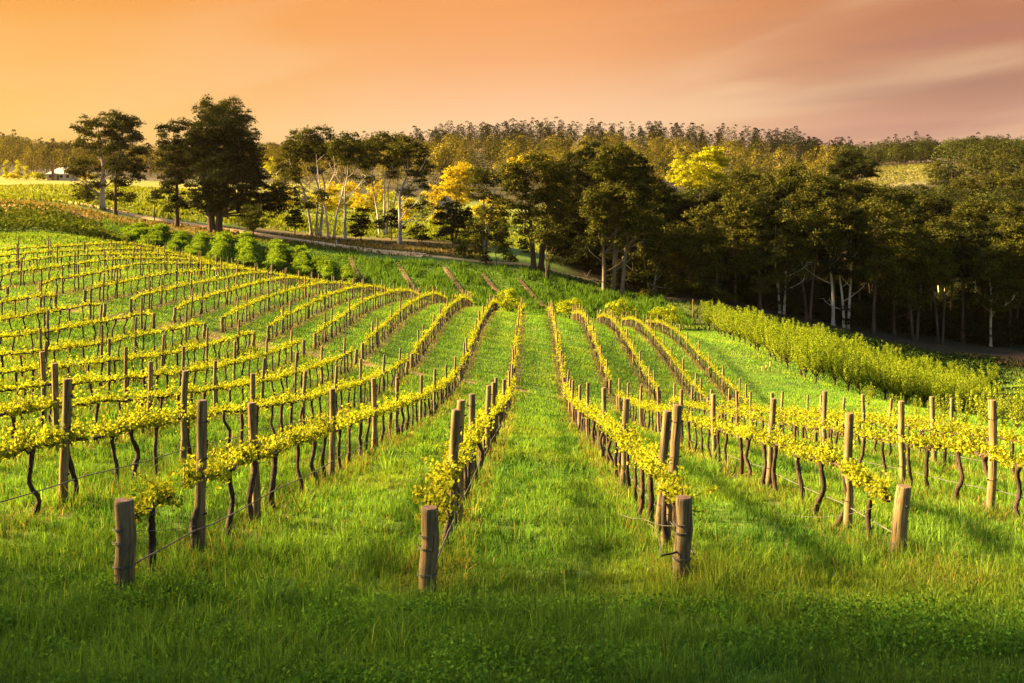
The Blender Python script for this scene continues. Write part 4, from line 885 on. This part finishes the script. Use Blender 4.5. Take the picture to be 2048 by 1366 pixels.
# leafy bush rows beyond the left crest, same heading as the cane rows
BUSH = []
for i in range(10):
    rng = np.random.default_rng(500+i); cm, tm = MB(), MB()
    for q in range(5): crown_blob(cm, rng, (0.5*rng.normal(), 0.6*rng.normal(), 1.0+0.6*rng.random()), 0.85, 0.95, 0.9, 'bush', 0.8)
    for q in range(7):
        V, T, Q = tube(curve([(0, 0, -0.2), (0.3*rng.normal(), 0.3*rng.normal(), 0.7), (0.6*rng.normal(), 0.6*rng.normal(), 1.6)], 5), [0.05, 0.04, 0.03, 0.025, 0.02], 4, False); tm.add(V, T, Q)
    a, b = tm.mesh('stem', smooth=True), cm.mesh('foliage'); a.materials.append(M['bark']); b.materials.append(M['lit']); BUSH.append((a, b))
for r, (p, y0, y1, s, h) in enumerate(((258,136,163,0.58,0.62),(300,136,163,0.58,0.62),(346,136,162,0.48,0.42),(392,136,161,0.48,0.42),(440,135,160,0.6,0.7),(494,135,159,0.66,0.8),(550,135,157,0.66,0.8),(602,135,153,0.62,0.72),(648,135,148,0.6,0.66),(692,135,143,0.56,0.6))):
    Y = y0; i = 0
    while Y < y1:
        X = x3(p, Y)+0.3*orng.standard_normal(); i += 1
        if PX(X, Y) > -40:
            root = empty('bush', (X, Y, float(H(X, Y))), "leafy green bush, "+nth(i)+" up the "+nth(r+1)+" slanting row beyond the vines", 'bush', 'bushes in slanting rows beyond the left crest')
            root.rotation_euler = (0, 0, 0.24+orng.uniform(-0.25, 0.25)+math.pi*orng.integers(2)); k = s*orng.uniform(0.85, 1.15); root.scale = (k*1.1, k*1.6, h*orng.uniform(0.85, 1.15))
            a, b = BUSH[orng.integers(len(BUSH))]; link('stem', a, root); link('foliage', b, root)
        Y += 1.3

# wooded hills: far woods read as one mass
hrng = np.random.default_rng(13); mb, mt = MB(), MB()
def hill_tree(X, Y, h, w, kind, per=420):
    z = float(H(X, Y)); c1, c2 = {'gum': ((0.055, 0.058, 0.010), (0.175, 0.14, 0.018)), 'pine': ((0.004, 0.008, 0.004), (0.013, 0.018, 0.007)), 'olive': ((0.018, 0.027, 0.008), (0.048, 0.053, 0.012))}[kind]  # gum tones raised so the golden sunlight sits in the leaf colour
    if kind != 'pine':                               # broad lumpy dome
        q = unit(hrng.standard_normal((12, 3))); q[:, 2] = np.abs(q[:, 2]); e = unit(hrng.standard_normal((per, 3))); e[:, 2] = np.where(e[:, 2] < -0.65, -e[:, 2], e[:, 2])
        dd = (e@q.T).max(1); lump = 0.72+0.36*np.clip((dd-0.6)/0.4, 0, 1)**0.7
        C = np.array([X, Y, z+h*0.46])+e*(lump*hrng.uniform(0.9, 1.04, per))[:, None]*np.array([w*0.5, w*0.5, h*0.53]); nv = e+0.6*(e-q[(e@q.T).argmax(1)]*0.7)
    else:
        n = 9; f = (np.arange(n)+0.5)/n; cc = np.stack([X+0.12*w*hrng.standard_normal(n), Y+0.12*w*hrng.standard_normal(n), z+h*(0.15+0.85*f)], 1); r = w*(0.55-0.45*f)
        k = per//n; e = unit(hrng.standard_normal((n, k, 3))); e[..., 2] = np.where(e[..., 2] < -0.2, -e[..., 2], e[..., 2])
        C = (cc[:, None]+e*r[:, None, None]*np.array([1, 1, 0.9])*hrng.uniform(0.75, 1.08, (n, k, 1))).reshape(-1, 3); nv = (e+np.array([0, 0, 0.25])).reshape(-1, 3)
    leaves(mb, hrng, C, (0.34+Y*0.0007)*(0.75 if kind == 'pine' else 1.0)*hrng.uniform(0.6, 1.3, len(C)), tint(hrng, len(C), c1, c2, 0.10)*math.exp(0.38*hrng.normal()), 0.8, nrm=nv, jit=1.2 if kind == 'pine' else 0.25)
    V, T, Q = tube([(X, Y, z-0.5), (X, Y, z+h*0.6)], [0.22, 0.12], 3, False); mt.add(V, T, Q, m=0)
n_h = 0
SKYL = [(-300,262),(0,266),(60,272),(135,282),(300,290),(540,284),(600,278),(780,270),(850,258),(960,242),(1080,234),(1200,242),(1340,236),(1420,240),(1500,250),(1590,258),(1622,281),(1690,284),(1722,275),(1900,272),(2048,276),(2400,280)]
while n_h < 2300:
    near = hrng.random() < 0.16; ridge = not near and hrng.random() < 0.09
    Y = math.sqrt(hrng.uniform(225**2, 345**2) if near else hrng.uniform(335**2, 960**2)); px = hrng.uniform(1130, 2330) if near else hrng.uniform(-260, 2330)
    if ridge: Y = hrng.uniform(575, 715); px = hrng.uniform(1680, 2250)
    if px < 560 and Y < 430+30*vnoise(np.array(px*0.02), np.array(3.0)): continue
    if 560 <= px < 860 and Y < 300: continue
    if 1715 < px < 1890 and 330 < Y < 575: continue
    if 1650 < px and Y > 720: continue
    if px < 700 and Y > 880: continue
    X = XP(px, Y); sp = float(vnoise(np.array(X*0.012+40), np.array(Y*0.02)))
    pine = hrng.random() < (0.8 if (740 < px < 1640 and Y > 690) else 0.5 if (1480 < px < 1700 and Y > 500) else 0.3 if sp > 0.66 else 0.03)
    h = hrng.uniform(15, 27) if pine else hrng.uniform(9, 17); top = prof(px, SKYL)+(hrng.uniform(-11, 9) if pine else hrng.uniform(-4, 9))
    if near: top = max(top, prof(px, TOPP)-6 if px < 1730 else 368+hrng.uniform(0, 30))
    zt = -(top-HY)*Y/F-float(H(X, Y))
    if zt < 5: n_h += 0.05; continue
    h = min(h, zt); dark = px > 1680 or near  # right-hand slope takes darker leaf colours to paint in its shadow side
    if px > 1250 and HY-(float(H(X, Y))+h)*F/Y > prof(px, TOPP)+14 and not (1700 < px and Y < 430): n_h += 0.3; continue
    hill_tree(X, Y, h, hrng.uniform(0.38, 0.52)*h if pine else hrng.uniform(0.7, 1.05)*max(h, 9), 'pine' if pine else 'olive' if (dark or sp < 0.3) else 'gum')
    n_h += 1
for i in range(len(mt.qm)): mt.qm[i] = mt.qm[i]*0+1
k = MB(); absorb(k, mb); absorb(k, mt)
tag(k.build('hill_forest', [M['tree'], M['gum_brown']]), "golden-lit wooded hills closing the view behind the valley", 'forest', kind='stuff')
mb = MB()                                            # the small vineyard on the far slope
for q in range(46):
    p0, p1 = XP(1728, 430)+0, XP(1878, 560)
    Y = np.arange(432, 556, 2.2); X = XP(1735, 432)+q*2.6-8+(Y-432)*0.16+0.2*hrng.standard_normal(len(Y)); k = (PX(X, Y) > 1733) & (PX(X, Y) < 1872); X, Y = X[k], Y[k]
    if len(X): 
        n = len(X)*8; Xr, Yr = np.repeat(X, 8)+0.25*hrng.standard_normal(n), np.repeat(Y, 8)+hrng.uniform(-1.1, 1.1, n)
        leaves(mb, hrng, np.stack([Xr, Yr, H(Xr, Yr)+hrng.uniform(0.5, 1.4, n)], 1), 0.7, tint(hrng, n, (0.12, 0.13, 0.03), (0.2, 0.19, 0.05), 0.15), 0.8)
tag(mb.build('far_vines', M['tree']), "tiny distant vine rows on the open slope at upper right", 'vineyard', kind='stuff')

# gums on the slope left of the camera: outside the picture, they shade its nearest strip of ground
srng = np.random.default_rng(4321)
for q, (X, Y, h, dn) in enumerate(((-27, 14.2, 20, 0.10), (-27, 10.6, 20, 0.34), (-27, 6.6, 20, 0.55), (-26, 2.4, 19, 0.5), (-28, -2, 19, 0.45), (-33, 6, 23, 0.4))):
    z = float(H(X, Y)); build_tree("leafy gum on the slope left of the picture, shading its lower edge", 'tree', 'gums beyond the left edge', X, Y, ((0,0,0),),
        [(X+srng.uniform(-2.4, 2.4), Y+srng.uniform(-2.2, 2.2), z+h*f, 2.3, 2.3, 2.0) for f in np.linspace(0.3, 0.97, 22)], 'gum', 'gum_brown', 0.3, name='gum_tree', dens=dn, seed=900+q)

# ---------------------------------------------------------------- buildings and small things
def box(mb, x0, y0, z0, x1, y1, z1, m=0):
    V = [(x0,y0,z0),(x1,y0,z0),(x1,y1,z0),(x0,y1,z0),(x0,y0,z1),(x1,y0,z1),(x1,y1,z1),(x0,y1,z1)]
    mb.add(V, Q=[(0,3,2,1),(4,5,6,7),(0,1,5,4),(1,2,6,5),(2,3,7,6),(3,0,4,7)], m=m)
def house():
    X, Y = XP(126, 385), 385.0; z = float(H(X, Y)); root = empty('farmhouse', (X, Y, z), "low white-roofed farmhouse with brick chimney beyond the left paddock", 'house')
    w = MB(); box(w, -4.6, -3.2, -0.5, 4.6, 3.2, 2.5); w.build('wall', M['wall'], root)
    r = MB(); e = 0.5; V = [(-4.6-e,-3.2-e,2.42),(4.6+e,-3.2-e,2.42),(4.6+e,3.2+e,2.42),(-4.6-e,3.2+e,2.42),(-0.4,0,5.4),(1.6,0,5.4)]
    r.add(V, T=[(0,4,3),(1,2,5)], Q=[(0,1,5,4),(2,3,4,5),(0,3,2,1)]); ro = r.build('roof', M['roof'], root)
    c = MB(); box(c, -2.7, -3.9, 0, -1.9, -3.21, 6.2); box(c, -2.8, -4.0, 6.2, -1.8, -3.15, 6.45); c.build('chimney', M['brick'], root)
    for x in (-3.8, 0.2, 2.6):
        f = MB(); box(f, x-0.08, -3.27, 0.82, x+1.28, -3.2, 2.08); fr = f.build('window', M['roof'], root)
        g = MB(); box(g, x, -3.30, 0.9, x+1.2, -3.272, 2.0); g.build('pane', M['glass'], fr)
    d = MB(); box(d, -0.9, -3.28, -0.2, -0.1, -3.2, 1.95); d.build('door', M['gum_brown'], root)
house()
def shed():
    X, Y = XP(893, 250), 250.0; z = float(H(X, Y)); t = -(391-HY)*Y/F-z; root = empty('shed', (X, Y, z), "small gabled shed roof half hidden below the bright yellow tree", 'shed')
    w = MB(); h = t-1.5; box(w, -1.6, -2, -0.4, 1.6, 2, h); w.add([(-1.6,-2,h),(1.6,-2,h),(0,-2,t-0.15),(-1.6,2,h),(1.6,2,h),(0,2,t-0.15)], T=[(0,1,2),(4,3,5)]); w.build('wall', M['wall'], root)
    r = MB()
    for s in (-1, 1):
        V = [(0,-2.4,t),(s*2.1,-2.4,h-0.45),(s*2.1,2.4,h-0.45),(0,2.4,t)]; V2 = [(a,b,c-0.1) for a, b, c in V]
        r.add(V+V2, Q=[(0,1,2,3),(4,7,6,5),(0,4,5,1),(1,5,6,2),(2,6,7,3)])
    r.build('roof', M['roof'], root)
    d = MB(); box(d, -0.5, -2.06, -0.3, 0.5, -2.003, 1.9); d.build('door', M['gum_brown'], root)
shed()
def stick(name, px, Z, h, r, m, label, cat, group=None):
    X = XP(px, Z); z = float(H(X, Z)); mb = MB(); V, T, Q = tube([(0,0,-0.2),(0.01,0,h*0.5),(0.02*h,0,h-0.03),(0.02*h,0,h)], [r, r, r*0.95, r*0.7], 8); mb.add(V, T, Q)
    return tag(link(name, None, None) if False else _put(mb, name, m, (X, Z, z)), label, cat, group)
def _put(mb, name, m, loc):
    o = mb.build(name, m, None, None, True); o.location = loc; return o
stick('pole', 1385, 131, 3.3, 0.055, M['post'], "lone slim pole standing before the dark forest beside the orchard", 'pole')
stick('marker_post', 673, 168, 0.9, 0.08, M['roof'], "small white marker post on the verge of the gravel road", 'post')
for px, h, lab in ((1524, 0.42, "shortest yellow stake, left of the three by the first orchard tree"), (1532, 0.55, "middle pale stake of the three by the first orchard tree"), (1540, 0.85, "tallest yellow stake, right of the three by the first orchard tree")):
    stick('stake', px, 84, h, 0.06, M['stake'], lab, 'stake', 'yellow stakes by the orchard')
for i, (px, Z, h, w) in enumerate(((12,390,7,1.3),(37,385,7.5,1.4),(53,380,5,1.2))):   # garden conifers left of the farmhouse
    X = XP(px, Z); z = float(H(X, Z)); bl = [(X, Z, z+h*f, w*(1.1-0.75*f), w*(1.1-0.75*f), h*0.16) for f in (0.15, 0.35, 0.55, 0.75, 0.92)]
    build_tree(("narrow golden garden conifer at the left picture edge", "tallest golden garden conifer left of the farmhouse", "short conifer nearest the farmhouse's left side")[i], 'conifer', 'garden conifers by the farmhouse', X, Z, ((0,0,0),), bl, 'lime', 'gum_brown', 0.12, name='conifer')
for i, (px, Z, h, w, kd) in enumerate(((20,372,3,3,'yellow'),(75,378,3,4,'lime'),(150,372,5,2.4,'dark'),(170,376,3.5,4,'yellow'))):
    X = XP(px, Z); z = float(H(X, Z)); build_tree(("low golden bush by the left picture edge", "low lit hedge bush left of the farmhouse", "dark upright bush at the farmhouse's right end", "broad golden bush right of the farmhouse")[i], 'bush', 'garden bushes by the farmhouse', X, Z, ((0,0,0),), [(X, Z, z+h*0.5, w*0.6, w*0.6, h*0.5), (X+0.4*w, Z, z+h*0.4, w*0.5, w*0.5, h*0.4)], kd, 'gum_brown', 0.1, name='bush')

# ---------------------------------------------------------------- evening haze over the valley
def haze():
    zb = float((_S*(_Y+20.0)).min())-1.0; zt = 125.0; mb = MB()
    box(mb, -2700, -40, zb, 2700, 1580, zt)
    m = bpy.data.materials.new('haze'); m.use_nodes = True; m.node_tree.nodes.clear(); t = NT(m.node_tree)
    v = t.n('ShaderNodeVolumePrincipled'); v.inputs['Color'].default_value = (1.0, 0.78, 0.5, 1); v.inputs['Density'].default_value = 0.00003; v.inputs['Anisotropy'].default_value = 0.6
    o = t.n('ShaderNodeOutputMaterial'); t.L.new(v.outputs[0], o.inputs['Volume'])
    tag(mb.build('haze', m), kind='stuff')
haze()
